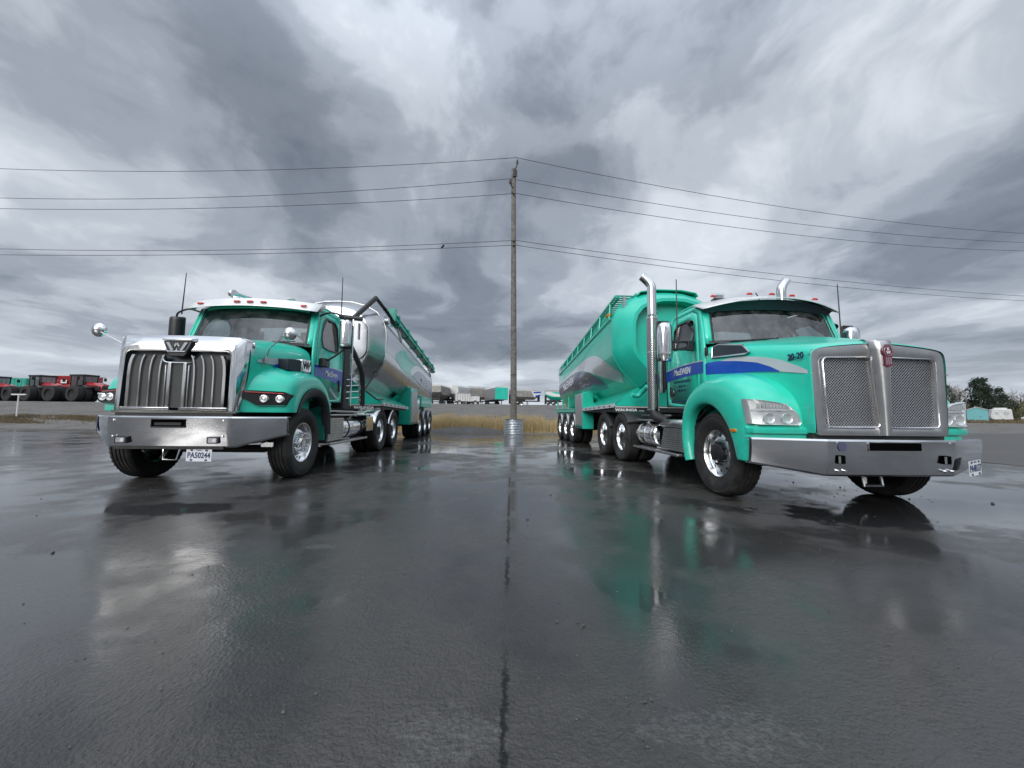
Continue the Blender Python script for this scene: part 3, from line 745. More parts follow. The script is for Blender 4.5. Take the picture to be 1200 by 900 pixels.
def round_mirror(parent, c, r, base, mid):
    m_ = empty('hood_mirror', (0, 0, 0), parent)
    mb = MB(); prof = [(.0, r), (-.012, r*1.02), (-.03, r*.93), (-.055, r*.68), (-.07, r*.35), (-.075, 0)]
    mb.lathe(prof, 28, c, 'Y'); mb.build('mirror_shell', 'chrome', m_, smooth=60)
    mb = MB(); mb.add([(c[0]+r*.96*cos(a*pi/14), c[1]+.001, c[2]+r*.96*sin(a*pi/14)) for a in range(28)], [tuple(range(28))]); mb.build('mirror_glass', 'chrome', m_, smooth=0)
    mb = MB(); mb.tube([(c[0], c[1]-.07, c[2]), mid, base], .009, 7); mb.tube([base, (base[0], base[1], base[2]-.09)], [.03, .026], 8); mb.build('mirror_arm', 'chrome', m_, smooth=50)
    return m_

def chassis_plate(root, txt, loc, rot, w=.31, h=.155, mt='navy_ink'):
    pl = empty('license_plate', loc, root); pl.rotation_euler = rot
    mb = MB(); P = rrect(-w/2, w/2, -h/2, h/2, .012, 3); mb.prism(P, lambda p: (p[0], 0, p[1]), lambda p: (p[0], .004, p[1])); mb.build('plate', 'plate_white', pl, smooth=0)
    text(txt, 'lettering', mt, pl, (0, -.0015, -.005), (R(90), 0, 0), .098, 'CENTER', .001, .78, 0, .002)
    text('Québec', 'lettering', mt, pl, (0, -.0015, .062), (R(90), 0, 0), .022, 'CENTER', .001)
    mb = MB()
    for x in (-.09, .09):
        for z in (-.06, .062): mb.box(x-.013, x+.013, -.006, 0, z-.009, z+.009)
    mb.build('bolt', 'black_ink', pl)
    return pl

# ================================================================== LEFT TRACTOR (chrome slatted grille)
LT = empty('tractor_truck', (-4.05, 5.1, 0))
tag(LT, 'teal tractor truck with tall chrome barred grille and round hood mirrors', 'truck', 'teal tractor trucks parked side by side')
r = LT
tractor_chassis(r, 1.03, (5.10, 6.42), 6.95, 3, 'left')
b = swept_bumper(r, .73, .39, .52, .915, .66, w=1.24)
mb = MB(); mb.prism(rrect(-.20, .20, .775, .875, .02), lambda p: (p[0], -.012, p[1]), lambda p: (p[0], .03, p[1])); mb.build('tow_slot', 'void', b, smooth=0)
mb = MB(); mb.tube([(-.20, -.014, .775), (-.2, -.014, .875), (.2, -.014, .875), (.2, -.014, .775), (-.2, -.014, .775)], .008, 6); mb.box(-.16, .16, -.02, -.01, .80, .835); mb.build('slot_trim', 'black_plastic', b)
for x in (-.555, .55):
    f_ = empty('fog_light', (x, 0, .615), b)
    mb = MB(); mb.prism(rrect(-.07, .07, -.043, .043, .012), lambda p: (p[0], -.014, p[1]), lambda p: (p[0], .02, p[1])); mb.build('housing', 'black_plastic', f_, smooth=0)
    mb = MB(); mb.prism(rrect(-.052, .052, -.03, .03, .01), lambda p: (p[0], -.017, p[1]), lambda p: (p[0], -.012, p[1])); mb.build('lens', 'grey_panel', f_, smooth=0)
    mb = MB(); mb.prism(rrect(.005, .045, -.02, .018, .01), lambda p: (p[0], -.021, p[1]), lambda p: (p[0], -.015, p[1])); mb.build('bulb', 'white_plastic', f_, smooth=0)
mb = MB()
for x in (-.66, .66):
    for z in (.86, .66): mb.lathe([(0, .014), (-.006, .012), (-.009, 0)], 12, (x, -.002, z), 'Y')
mb.build('bolt', 'chrome', b)
band(b, 'blue_sticker', 'navy_ink', -1, lambda y, z: 0, [(0, 0), (.1, 0)], [(0, .1), (.1, .1)]) if False else None
mb = MB(); mb.add([(-1.250, .405, .70), (-1.17, .33, .70), (-1.17, .33, .90), (-1.250, .405, .90)], [(0, 1, 2, 3)]); mb.build('sticker_or_reflection', 'navy_ink', b, smooth=0, solid=(.004, 0))  # navy sticker on the bumper end
mb = MB(); mb.tube([(-.13, .06, .53), (-.08, .05, .53), (-.06, .03, .37), (.10, .03, .37), (.13, .05, .53), (.18, .06, .53)], .010, 6); mb.build('tow_bracket', 'chrome', r)
mb = MB(); mb.box(-.66, .66, .03, .30, .50, .60); mb.box(-.72, .72, .07, .5, .86, .99); mb.build('crossmember', 'chassis', r)
mb = MB(); mb.box(.90, 1.06, .42, .50, .50, .56); mb.build('tow_hook', 'chrome', r)
chassis_plate(r, 'PA50244', (.365, .035, .425), (0, R(1.0), 0))
# grille
def gl(hwb, hwt, zb, zt, y0, y1, crown=0., n=6):
    """loop: bottom-left, up the left side, across the top, down to the bottom-right"""
    pts = [(-hwb, y0, zb), (-lerp(hwb, hwt, .5), lerp(y0, y1, .5), lerp(zb, zt, .5)), (-hwt, y1, zt-.07), (-hwt+.02, y1, zt-.02), (-hwt+.06, y1, zt)]
    for i in range(1, n): x = lerp(-hwt+.06, hwt-.06, i/n); pts.append((x, y1-.0, zt+crown*(1-(x/hwt)**2)))
    pts += [(hwt-.06, y1, zt), (hwt-.02, y1, zt-.02), (hwt, y1, zt-.07), (lerp(hwb, hwt, .5), lerp(y0, y1, .5), lerp(zb, zt, .5)), (hwb, y0, zb)]
    return pts
gr = empty('grille', (0, 0, 0), r)
mb = MB()
mb.loft([gl(.665, .655, 1.0, 1.755, .13, .15), gl(.665, .655, 1.0, 1.755, .05, .07), gl(.685, .675, .985, 1.775, .042, .062), gl(.72, .715, .98, 1.86, .05, .075, .01), gl(.735, .735, .98, 1.885, .07, .095, .01),
         gl(.732, .77, .98, 1.955, .10, .13, .015), gl(.738, .80, .98, 1.965, .12, .17, .015), gl(.742, .845, .98, 1.955, .15, .26, .015)], False)
mb.box(-.76, .76, .06, .2, .955, .985)
mb.build('grille_surround', 'chrome', gr, smooth=28)
mb = MB(); mb.add([(-.67, .145, .99), (.67, .145, .99), (.67, .155, 1.77), (-.67, .155, 1.77)], [(0, 1, 2, 3)]); mb.build('backing', 'black_ink', gr, smooth=0)
mb = MB(); pm = [(-.60, 1.02), (-.60, 1.62), (-.57, 1.69), (-.17, 1.69), (-.17, 1.60), (-.07, 1.585), (.07, 1.585), (.17, 1.60), (.25, 1.69), (.57, 1.69), (.60, 1.62), (.60, 1.02)]
mb.prism(pm, lambda p: (p[0], .085, p[1]), lambda p: (p[0], .10, p[1])); mb.build('grille_mesh', 'wire_mesh', gr, smooth=0)
for x in (-.59, -.455, -.335, -.215, .215, .335, .455, .59):
    w = .022 if abs(x) > .5 else .011; k = -1 if x < 0 else 1
    path = [(x, 1.03), (x, 1.45), (x-k*.006, 1.56), (x-k*.02, 1.64), (x-k*.045, 1.70)]
    mb = MB(); mb.loft([[(a-w, .085, b), (a-w*.8, .058, b), (a+w*.8, .058, b), (a+w, .085, b)] for a, b in path]); mb.build('grille_bar', 'chrome', gr, smooth=25)
for k in (-1, 1):
    mb = MB(); mb.box(*sorted((k*.075, k*.115)), .052, .09, 1.03, 1.60); mb.box(*sorted((k*.135, k*.150)), .056, .09, 1.03, 1.57); mb.build('grille_bar', 'chrome', gr, bevel=.006)
    mb = MB(); mb.box(*sorted((k*.06, k*.655)), .045, .09, .99, 1.028); mb.build('grille_strip', 'chrome', gr, bevel=.008)
    mb = MB(); mb.tube([(k*.20, .07, 1.69), (k*.175, .07, 1.62), (k*.14, .07, 1.605), (0, .07, 1.60)], .010, 6); mb.build('grille_trim', 'chrome', gr)
# emblem: winged shield with a W
em = empty('emblem', (.0, .032, 0), gr)
mb = MB(); mb.prism([(-.175, 1.885), (-.125, 1.72), (-.09, 1.68), (.09, 1.68), (.125, 1.72), (.175, 1.885)], lambda p: (p[0], .005, p[1]), lambda p: (p[0], .10, p[1])); mb.build('emblem_base', 'black_plastic', em, bevel=.01)
mb = MB(); mb.tube([(-.165, -.002, 1.87), (-.115, -.002, 1.748), (-.105, -.002, 1.742), (.105, -.002, 1.742), (.115, -.002, 1.748), (.165, -.002, 1.87)], .009, 6)
for k in (-1, 1):
    mb.prism([(k*.135, 1.862), (k*.095, 1.862), (k*.055, 1.79), (k*.04, 1.81), (k*.02, 1.81), (k*.05, 1.755), (k*.07, 1.755)], lambda p: (p[0], -.006, p[1]), lambda p: (p[0], .01, p[1]))
    mb.prism([(k*.055, 1.785), (k*.01, 1.862), (k*-.0, 1.835), (k*.035, 1.775)], lambda p: (p[0], -.006, p[1]), lambda p: (p[0], .01, p[1]))
mb.prism([(-.015, 1.745), (.015, 1.745), (0, 1.80)], lambda p: (p[0], -.006, p[1]), lambda p: (p[0], .01, p[1]))
mb.build('emblem_mark', 'chrome', em, smooth=0)
mb = MB(); mb.prism([(-.18, -.01), (.18, -.01), (.205, .10), (-.205, .10)], lambda p: (p[0], p[1], 1.885+p[1]*.3), lambda p: (p[0], p[1], 1.91+p[1]*.3)); mb.build('emblem_cap', 'chrome', em, bevel=.006)
# hood
def hood(root, stations, paint, n=3):
    rows = []
    for (y, half) in stations: rows.append([(x, y, z) for x, z in mirror_pts(half)])
    mb = MB(); mb.loft(rows, False); return mb.build('hood', [paint, 'chassis'], root, smooth=180, subsurf=2, solid=0)
hd = hood(r, [(.20, [(0, 1.95), (.38, 1.945), (.66, 1.93), (.80, 1.88), (.835, 1.75), (.80, 1.35), (.74, .98)]),
              (.24, [(0, 1.955), (.38, 1.95), (.66, 1.935), (.80, 1.885), (.838, 1.75), (.805, 1.35), (.75, .98)]),
              (.70, [(0, 2.05), (.40, 2.045), (.70, 2.0), (.85, 1.91), (.89, 1.78), (.89, 1.35), (.88, .98)]),
              (1.15, [(0, 2.13), (.42, 2.125), (.76, 2.07), (.92, 1.97), (.965, 1.83), (.97, 1.4), (.97, .98)]),
              (1.47, [(0, 2.14), (.44, 2.135), (.82, 2.09), (.98, 2.00), (1.02, 1.86), (1.02, 1.4), (1.02, .98)]),
              (1.50, [(0, 2.10), (.44, 2.095), (.82, 2.07), (.98, 1.99), (1.02, 1.85), (1.02, 1.4), (1.02, .98)])], 'teal')
for s in (-1, 1):
    C = [(1.235, [(.78, .97), (.88, 1.08), (1.0, 1.16), (1.22, 1.21), (1.46, 1.20), (1.62, 1.11), (1.74, .92), (1.79, .60)]),
         (1.265, [(.66, .965), (.77, 1.17), (.93, 1.30), (1.21, 1.365), (1.48, 1.33), (1.68, 1.18), (1.80, .94), (1.83, .60)])]
    fender(r, s, [(1.14, [(.79, .99), (.89, 1.095), (1.0, 1.17), (1.22, 1.22), (1.46, 1.21), (1.61, 1.12), (1.73, .92), (1.78, .60)])]+C+[(1.25, [(.65, .965), (.76, 1.18), (.92, 1.31), (1.21, 1.375), (1.48, 1.34), (1.69, 1.19), (1.81, .94), (1.84, .60)])], 'flare_rubber', 2, 'wheel_flare')
    fx = 'teal'
    fender(r, s, [(1.245, [(.66, .97), (.66, .98), (.77, 1.18), (.93, 1.31), (1.21, 1.37), (1.48, 1.33), (1.68, 1.18), (1.80, .94)]),
                  (1.25, [(.55, .97), (.55, .99), (.56, 1.25), (.72, 1.43), (1.12, 1.49), (1.42, 1.46), (1.70, 1.27), (1.84, .96)]),
                  (1.235, [(.46, .97), (.46, .99), (.465, 1.33), (.66, 1.48), (1.10, 1.55), (1.42, 1.53), (1.74, 1.33), (1.90, .97)]),
                  (1.14, [(.385, .97), (.385, .99), (.385, 1.37), (.58, 1.53), (1.07, 1.60), (1.42, 1.58), (1.78, 1.42), (1.96, 1.0)]),
                  (.94, [(.29, .97), (.29, .99), (.29, 1.40), (.50, 1.58), (.95, 1.67), (1.40, 1.68), (1.80, 1.55), (1.98, 1.05)]),
                  (.80, [(.215, .97), (.215, .99), (.215, 1.37), (.38, 1.56), (.86, 1.72), (1.36, 1.76), (1.80, 1.66), (1.98, 1.1)]),
                  (.70, [(.16, .97), (.16, .99), (.16, 1.33), (.28, 1.54), (.86, 1.73), (1.36, 1.78), (1.80, 1.68), (1.98, 1.1)]),
                  (.62, [(.17, .97), (.17, .99), (.17, 1.30), (.28, 1.52), (.86, 1.72), (1.36, 1.77), (1.80, 1.68), (1.98, 1.1)])], 'teal', 2, oc=(1.2, .7))
    # headlight: black angular bezel with two round lamps
    pl = lambda x: .19+.46*(x-.75)+max(0, x-1.17)*.9
    hl = empty('headlight', (0, 0, 0), r)
    hp = [(.762, 1.262), (1.19, 1.252), (1.25, 1.222), (1.205, 1.072), (.91, 1.068), (.765, 1.165)]
    mb = MB(); mb.prism(hp, lambda p: (s*p[0], pl(p[0])-.030, p[1]), lambda p: (s*p[0], pl(p[0])+.05, p[1])); mb.build('bezel', 'black_plastic', hl, bevel=.006)
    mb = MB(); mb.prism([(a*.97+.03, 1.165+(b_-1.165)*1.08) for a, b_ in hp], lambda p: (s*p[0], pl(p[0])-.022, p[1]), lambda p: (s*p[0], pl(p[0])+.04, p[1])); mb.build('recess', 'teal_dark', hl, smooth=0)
    for x in (.985, 1.15):
        mb = MB(); c = (s*x, pl(x)-.026, 1.158)
        mb.lathe([(.03, .052), (-.012, .050), (-.014, .040), (-.002, .034), (-.010, .02), (-.014, .0)], 20, c, 'Y'); mb.build('lamp', 'reflector', hl, smooth=30)
    mb = MB(); mb.tube([(s*.79, pl(.79)-.034, 1.243), (s*1.19, pl(1.19)-.034, 1.232)], .006, 5); mb.build('light_strip', 'red_lens', hl)
    # inner splash wall behind the tyre
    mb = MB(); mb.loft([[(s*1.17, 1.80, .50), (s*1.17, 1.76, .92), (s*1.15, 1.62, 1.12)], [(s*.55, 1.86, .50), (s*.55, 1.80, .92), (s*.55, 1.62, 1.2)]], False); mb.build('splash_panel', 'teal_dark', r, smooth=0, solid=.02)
    mb = MB(); mb.loft([[(s*.60, .5, .98), (s*.60, .9, 1.25), (s*.60, 1.5, 1.3), (s*.60, 1.85, .9)], [(s*1.16, .7, .98), (s*1.16, 1.0, 1.2), (s*1.16, 1.5, 1.25), (s*1.16, 1.78, .9)]], False); mb.build('wheel_well', 'chassis', r, smooth=0, solid=.01)
# decals on the hood side
hx = lambda y, z: interp([(.2, .838), (.7, .892), (1.15, .972), (1.5, 1.022)], y) - (.0 if z < 1.78 else (z-1.78)*.10)
for s in (-1, 1):
    band(r, 'side_band', 'silver_band', s, hx, [(.30, 1.69), (.5, 1.745), (.8, 1.775), (1.2, 1.79), (1.5, 1.79)], [(.30, 1.66), (.5, 1.66), (.8, 1.66), (1.2, 1.66), (1.5, 1.66)], .006)
    band(r, 'side_band', 'blue_band', s, hx, [(.62, 1.655), (.75, 1.70), (.95, 1.72), (1.2, 1.74), (1.5, 1.75)], [(.62, 1.64), (.75, 1.62), (.95, 1.60), (1.2, 1.58), (1.5, 1.56)], .010)
# air intake pod with chrome end cap
for s in (-1, 1):
    ip = empty('air_intake', (0, 0, 0), r)
    mb = MB(); mb.loft([[(s*x, y, z) for x, z in P] for y, P in [(.72, [(.86, 1.60), (1.05, 1.60), (1.05, 1.77), (.86, 1.77)]), (1.02, [(.86, 1.58), (1.09, 1.58), (1.09, 1.79), (.86, 1.79)])]]); mb.build('intake_duct', 'black_ink', ip, bevel=.01)
    mb = MB(); mb.loft([[(s*x, y, z) for x, z in P] for y, P in [(1.0, [(.93, 1.60), (1.12, 1.60), (1.12, 1.80), (.93, 1.80)]), (1.22, [(.93, 1.60), (1.13, 1.60), (1.13, 1.82), (.93, 1.82)]), (1.36, [(.93, 1.64), (1.09, 1.64), (1.09, 1.80), (.93, 1.80)])]]); mb.build('intake_cap', 'chrome', ip, bevel=.018, seg=3)
    side_text('W', 'black_ink', ip, s, 1.13, 1.71, .16, .004, 1.135, bold=.008)
wp, X = cab(r, dict(base=(1.50, 2.10), top=(1.74, 2.74), roof=2.95, rear=2.80, floor=1.17, paint='teal', win=(2.12, 2.70, 1.83, 2.56), handle=(1.38, 1.60)))
# blue band across the door
for s in (-1, 1):
    band(r, 'door_band', 'blue_band', s, lambda y, z: 1.05, [(1.55, 1.79), (2.0, 1.80), (2.4, 1.80), (2.78, 1.79)], [(1.55, 1.60), (2.0, 1.585), (2.4, 1.55), (2.78, 1.49)], .0065)
    band(r, 'door_band', 'silver_band', s, lambda y, z: 1.05, [(1.55, 1.805), (2.0, 1.815), (2.4, 1.815), (2.78, 1.805)], [(1.55, 1.79), (2.0, 1.80), (2.4, 1.80), (2.78, 1.79)], .007)
    side_text('MacEwen', 'white_ink', r, s, 2.24, 1.685, .15, .0095, 1.05, sx=.95, shear=.15, bold=.003)
# visor with five lamps
vz = empty('sun_visor', (0, 0, 0), r)
def vis(t, k): # t across -1..1, k 0 lower front .. 1 upper rear
    hw = 1.07 - (.0 if abs(t) < .9 else 0); return (t*hw, lerp(1.37, 1.56, k)+.14*t*t, lerp(2.685, 2.865, k)+.045*(1-t*t)*1.0)
mb = MB(); mb.loft([[vis(-1+2*i/16, k) for i in range(17)] for k in (0, .08, .92, 1)], False)
mb.add([vis(-1, 0), vis(-1, 1), (-1.07, 1.84, 2.865), (-1.07, 1.70, 2.72)], [(0, 1, 2, 3)]); mb.add([vis(1, 0), vis(1, 1), (1.07, 1.84, 2.865), (1.07, 1.70, 2.72)], [(0, 1, 2, 3)])
mb.build('visor_panel', 'bright_alu', vz, smooth=40, solid=.008)
mb = MB(); mb.loft([[vis(-1+2*i/16, 1) for i in range(17)], [(vis(-1+2*i/16, 1)[0], 1.86, 2.915) for i in range(17)]], False); mb.build('visor_top', 'brushed', vz, solid=.006)
for t in (-.80, -.20, 0.0, .20, .78):
    a = vis(t, .45); mb = MB(); mb.tube([(a[0]-.055, a[1]-.012, a[2]+.002), (a[0]-.03, a[1]-.028, a[2]), (a[0]+.03, a[1]-.028, a[2]), (a[0]+.055, a[1]-.012, a[2]+.002)], [.008, .019, .019, .008], 8); mb.build('marker_light', 'red_lens', vz)
# dark header with pale slots behind the visor
mb = MB(); rows = [[wp(-1+2*i/12, k, -.05) for i in range(13)] for k in (.68, .84, 1.0)]; mb.loft(rows, False); mb.build('header_panel', 'black_ink', r, smooth=0)
mb = MB()
for a, b_ in ((-.66, -.30), (-.14, .26), (.42, .72)): mb.loft([[wp(lerp(a, b_, i/4), k, -.035) for i in range(5)] for k in (.83, .92)], False)
mb.build('header_slot', 'grey_panel', r, smooth=0)
# horns, roof bits, stack tips
mb = MB(); mb.tube([(-.33, 2.0, 2.97), (-.33, 2.0, 3.02), (-.42, 1.80, 3.03), (-.45, 1.70, 3.03)], [.03, .03, .025, .06], 10); mb.build('roof_horn', 'chrome', r)
mb = MB(); mb.tube([(.45, 1.85, 2.96), (.45, 1.85, 3.0)], .07, 16); mb.build('beacon', 'white_plastic', r, bevel=.01)
mb = MB(); mb.tube([(-1.22, 3.0, 1.2), (-1.22, 3.0, 3.15), (-1.24, 3.0, 3.30), (-1.32, 3.02, 3.40), (-1.38, 3.03, 3.42)], [.07, .07, .07, .068, .068], 14); mb.build('exhaust_stack', 'chrome', r, smooth=50)
# west-coast mirrors
for s in (-1, 1):
    mm_ = empty('door_mirror', (0, 0, 0), r)
    mb = MB(); cx = s*1.44
    mb.loft([[(cx+a_*k, 1.80+b_*k, z) for a_, b_ in [(-.100, .05), (-.103, 0), (-.085, -.045), (-.04, -.068), (.04, -.068), (.085, -.045), (.103, 0), (.100, .05)]] for z, k in ((2.14, .85), (2.16, .97), (2.20, 1), (2.54, 1), (2.58, .97), (2.60, .85))])
    mb.build('mirror_case', 'chrome' if s > 0 else 'black_plastic', mm_, smooth=50)
    mb = MB(); mb.prism(rrect(s*1.44-.11, s*1.44+.11, 2.11, 2.62, .03), lambda p: (p[0], 1.83, p[1]), lambda p: (p[0], 1.87, p[1])); mb.build('mirror_frame', 'black_plastic', mm_, bevel=.01)
    mb = MB(); mb.tube(curve_pts([(s*.99, 1.80, 2.68), (s*1.20, 1.76, 2.74), (s*1.40, 1.78, 2.68), (s*1.44, 1.80, 2.58)], 4), .016, 7)
    mb.tube(curve_pts([(s*1.05, 1.78, 1.86), (s*1.18, 1.78, 1.90), (s*1.38, 1.80, 2.05), (s*1.44, 1.80, 2.15)], 4), .018, 7)
    mb.build('mirror_arm', 'chassis', mm_, smooth=50)
    mb = MB(); mb.box(*sorted((s*1.06, s*1.17)), 1.70, 1.88, 1.77, 1.92); mb.build('camera_box', 'black_plastic', mm_, bevel=.01)
    mb = MB(); mb.tube([(s*1.36, 1.80, 2.66), (s*1.35, 1.82, 3.40)], [.011, .006], 6); mb.build('antenna', 'black_plastic', mm_)
    round_mirror(r, (s*1.25, .33, 2.06), .095, (s*.90, .42, 1.74), (s*.95, .40, 1.87))
# side: chrome steps, box and tank, quarter fenders
for s in (-1, 1):
    sp = empty('side_step', (0, 0, 0), r)
    mb = MB(); mb.box(*sorted((s*.80, s*1.20)), 1.98, 3.95, .915, .945); mb.box(*sorted((s*.85, s*1.05)), 2.0, 3.5, .99, 1.02); mb.build('upper_tread', 'brushed', sp, bevel=.008)
    mb = MB(); mb.box(*sorted((s*1.00, s*1.22)), 1.96, 3.98, .395, .435); mb.build('lower_tread', 'brushed', sp, bevel=.008)
    mb = MB()
    for q in range(10): mb.box(*sorted((s*1.10, s*(1.150+.004*(q % 2)))), 1.99, 2.70, .46+.042*q, .46+.042*q+.038)
    mb.build('step_panel', 'brushed', sp, bevel=.004)
    mb = MB(); mb.box(*sorted((s*.7, s*1.12)), 1.97, 2.72, .42, .92); mb.build('battery_box', 'chassis', sp)
    tk = empty('fuel_tank', (0, 0, 0), r)
    mb = MB(); mb.lathe([(2.74, 0), (2.74, .20), (2.76, .225), (2.80, .232), (3.90, .232), (3.94, .222), (3.96, .19), (3.96, 0)], 32, (s*.94, 0, .67), 'Y'); mb.build('tank_shell', 'chrome', tk, smooth=40)
    for y in (2.95, 3.70):
        mb = MB(); mb.lathe([(y-.02, .234), (y-.02, .243), (y+.02, .243), (y+.02, .234)], 32, (s*.94, 0, .67), 'Y'); mb.build('tank_strap', 'black_plastic', tk)
    mb = MB(); mb.tube([(s*1.02, 3.35, .88), (s*1.05, 3.35, .94)], .045, 12); mb.build('fuel_cap', 'brushed', tk)
    # quarter fender ahead of and over the drive wheels
    for ya, a0, a1 in ((5.10, 20, 165), (6.42, 15, 80)):
        mb = MB(); rows = []
        for q in range(22):
            a = R(lerp(a0, a1, q/21)); rows.append([(s*x, ya-.562*cos(a)*1.0, .52+.562*sin(a)+dz_) for x, dz_ in ((.70, 0), (1.19, 0), (1.215, -.03))])
        mb.loft(rows, False); qf = mb.build('wheel_fender', 'chrome', r, smooth=60, solid=.006)
    mb = MB(); mb.loft([[(s*x, 4.50-.01*k, z) for x in (.72, 1.19)] for k, z in enumerate((.56, .75, .95))], False)
    mb.build('mud_guard', 'chrome', r, solid=.006)
    mb = MB(); mb.loft([[(s*x, y, z) for x, z in ((.72, .50), (1.12, .50), (1.19, .56), (1.19, .88), (1.12, .94), (.72, .94))] for y in (3.98, 4.08, 4.09, 4.20, 4.21, 4.32, 4.33, 4.48)], False); mb.build('rear_box', 'chrome', r, smooth=20, bevel=.006)
mb = MB(); mb.box(-.9, .9, 2.95, 4.4, .98, 1.01); mb.build('deck_plate', 'brushed', r)
# hand rails and lines behind the cab
mb = MB()
mb.tube([(1.15, 3.0, 1.1), (1.15, 3.0, 2.95), (.9, 3.0, 2.98)], .016, 7)
for q in range(4): mb.tube([(.95, 2.95, 1.25+.13*q), (1.2, 3.3, 1.30+.13*q), (1.05, 3.9, 1.12+.13*q)], .013, 6)
mb.build('grab_rail', 'chrome', r, smooth=50)
mb = MB(); mb.tube([(.85, 3.02, 2.98), (1.32, 3.02, 2.94)], .05, 10); mb.build('roof_pipe', 'flare_rubber', r, smooth=50)
mb = MB(); mb.box(.80, 1.04, 2.90, 3.25, 1.05, 2.35); mb.build('headache_box', 'chassis', r, bevel=.02)
mb = MB()
for q, (x, c) in enumerate(((-.2, 0), (0, 0), (.2, 0))): mb.tube(curve_pts([(x, 2.83, 1.7), (x+.05, 3.1, 1.35), (x+.1, 3.9, 1.3), (x, 4.6, 1.5)], 5), .018, 6)
mb.build('air_line', 'hose', r, smooth=60)
# ================================================================== RIGHT TRACTOR (twin punched-mesh grille)
RT = empty('tractor_truck', (4.05, 3.75, 0))
tag(RT, 'teal tractor truck numbered 20-20 with twin mesh grille and perforated exhaust stacks', 'truck', 'teal tractor trucks parked side by side')
r = RT
tractor_chassis(r, 1.07, (4.62, 5.92), 6.5, 3, 'right')
b = swept_bumper(r, .67, .26, .405, .775, .50, w=1.30); b.location.y = -.065
mb = MB(); mb.prism(rrect(-.285, .275, .662, .748, .015), lambda p: (p[0], -.010, p[1]), lambda p: (p[0], .03, p[1])); mb.build('air_slot', 'void', b, smooth=0)
mb = MB(); mb.tube([(x, -.011, z) for x, z in rrect(-.285, .275, .662, .748, .015)]+[(.275, -.011, .733)], .005, 5); mb.build('slot_trim', 'chrome', b)
for x in (-.575, .545):
    mb = MB(); mb.box(x-.04, x+.04, -.012, .03, .535, .615); mb.build('tow_hole', 'void', b, smooth=0)
    mb = MB(); mb.box(x-.036, x-.012, -.016, -.010, .54, .61); mb.build('tow_pin', 'chrome', b)
for x, z in ((-.60, .462), (-.53, .462), (.54, .462), (.62, .462), (-.60, .74), (.60, .74)):
    mb = MB(); mb.lathe([(.03, .014), (-.003, .013), (-.006, 0)], 12, (x, .0, z), 'Y'); mb.build('bolt', 'chrome', b)
mb = MB(); mb.lathe([(-.003, 0), (-.003, .045), (0, .045)], 20, (-.555, -.006, .70), 'Y'); mb.build('sticker_or_reflection', 'slate_band', b, smooth=0)  # faint bluish reflection in the bumper, painted on as a disc
mb = MB(); mb.tube([(-.06, .25, .42), (-.06, .22, .27), (.15, .22, .27), (.15, .25, .42)], .016, 6); mb.tube([(-.03, .24, .36), (-.03, .24, .29)], .02, 6); mb.build('tow_bracket', 'galvanised', r)
mb = MB(); mb.box(-.66, .66, .0, .30, .42, .50); mb.box(-.72, .72, .08, .3, .76, .83); mb.build('crossmember', 'chassis', r)
chassis_plate(r, 'PA48137', (.89, -.035, .495), (0, R(-2), R(22)), .30, .15)
# grille: chrome surround with a raised centre spine
gr = empty('grille', (0, 0, 0), r)
mb = MB()
for s in (-1, 1):
    P = lambda pts, y: [(s*x, y+.018*(z-.8), z) for x, z in pts]
    inner = [(.095, 1.585), (.095, 1.61), (.12, 1.625), (.58, 1.615), (.61, 1.60), (.625, 1.57), (.605, .93), (.595, .905), (.57, .895), (.075, .895), (.055, .91), (.052, .94)]
    outer = [(.0, 1.60), (.0, 1.78), (.15, 1.768), (.68, 1.715), (.72, 1.70), (.745, 1.65), (.715, .86), (.71, .82), (.69, .81), (.05, .81), (.0, .81), (.0, .95)]
    mid = [(lerp(a[0], b_[0], .42), lerp(a[1], b_[1], .42)) for a, b_ in zip(inner, outer)]
    back = [(x*.985, z-.012) for x, z in outer]
    mb.loft([P(inner, .085), P(inner, .045), P(mid, .028), P(outer, .035), P(back, .12)], True, (False, False))
mb.build('grille_surround', 'brushed', gr, smooth=40)
for s in (-1, 1):
    mb = MB(); pm = [(s*.05, .89), (s*.61, .89), (s*.63, 1.62), (s*.09, 1.63)]
    mb.add([(a, .070+.018*(b_-.8), b_) for a, b_ in pm], [(0, 1, 2, 3)]); mb.build('grille_mesh', 'punched_mesh', gr, smooth=0)
    mb = MB(); q = [(s*a, .022+.018*(b_-.8), b_) for a, b_ in inner]; mb.tube(q+[q[0]], .009, 6, False); mb.build('grille_trim', 'chrome', gr, smooth=60)
mb = MB(); rows = []
for z, hw, dp in ((.815, .045, .012), (1.0, .05, .02), (1.3, .065, .03), (1.55, .085, .04), (1.70, .105, .045), (1.775, .115, .040), (1.80, .11, .02)):
    y = .018*(z-.8); rows.append([(-hw, y+.045, z), (-hw*.86, y-.015-dp*.3, z), (-hw*.45, y-.02-dp, z), (hw*.45, y-.02-dp, z), (hw*.86, y-.015-dp*.3, z), (hw, y+.045, z)])
mb.loft(rows, False); mb.add([p for p in rows[-1]]+[(-.11, .2, 1.81), (.11, .2, 1.81)], [(0, 1, 2, 3, 4, 5, 7, 6)]); mb.build('grille_spine', 'brushed', gr, smooth=50)
em = empty('emblem', (0, -.052, 1.655), gr)
mb = MB(); mb.lathe([(.01, .062), (-.006, .062), (-.010, .058), (-.010, 0)], 28, (0, 0, .02), 'Y')
mb.prism([(-.045, -.02), (.045, -.02), (.040, -.10), (.045, -.125), (0, -.145), (-.045, -.125), (-.040, -.10)], lambda p: (p[0], -.008, p[1]), lambda p: (p[0], .008, p[1]))
mb.prism([(-.045, .06), (-.02, .092), (.02, .092), (.045, .06)], lambda p: (p[0], -.008, p[1]), lambda p: (p[0], .008, p[1]))
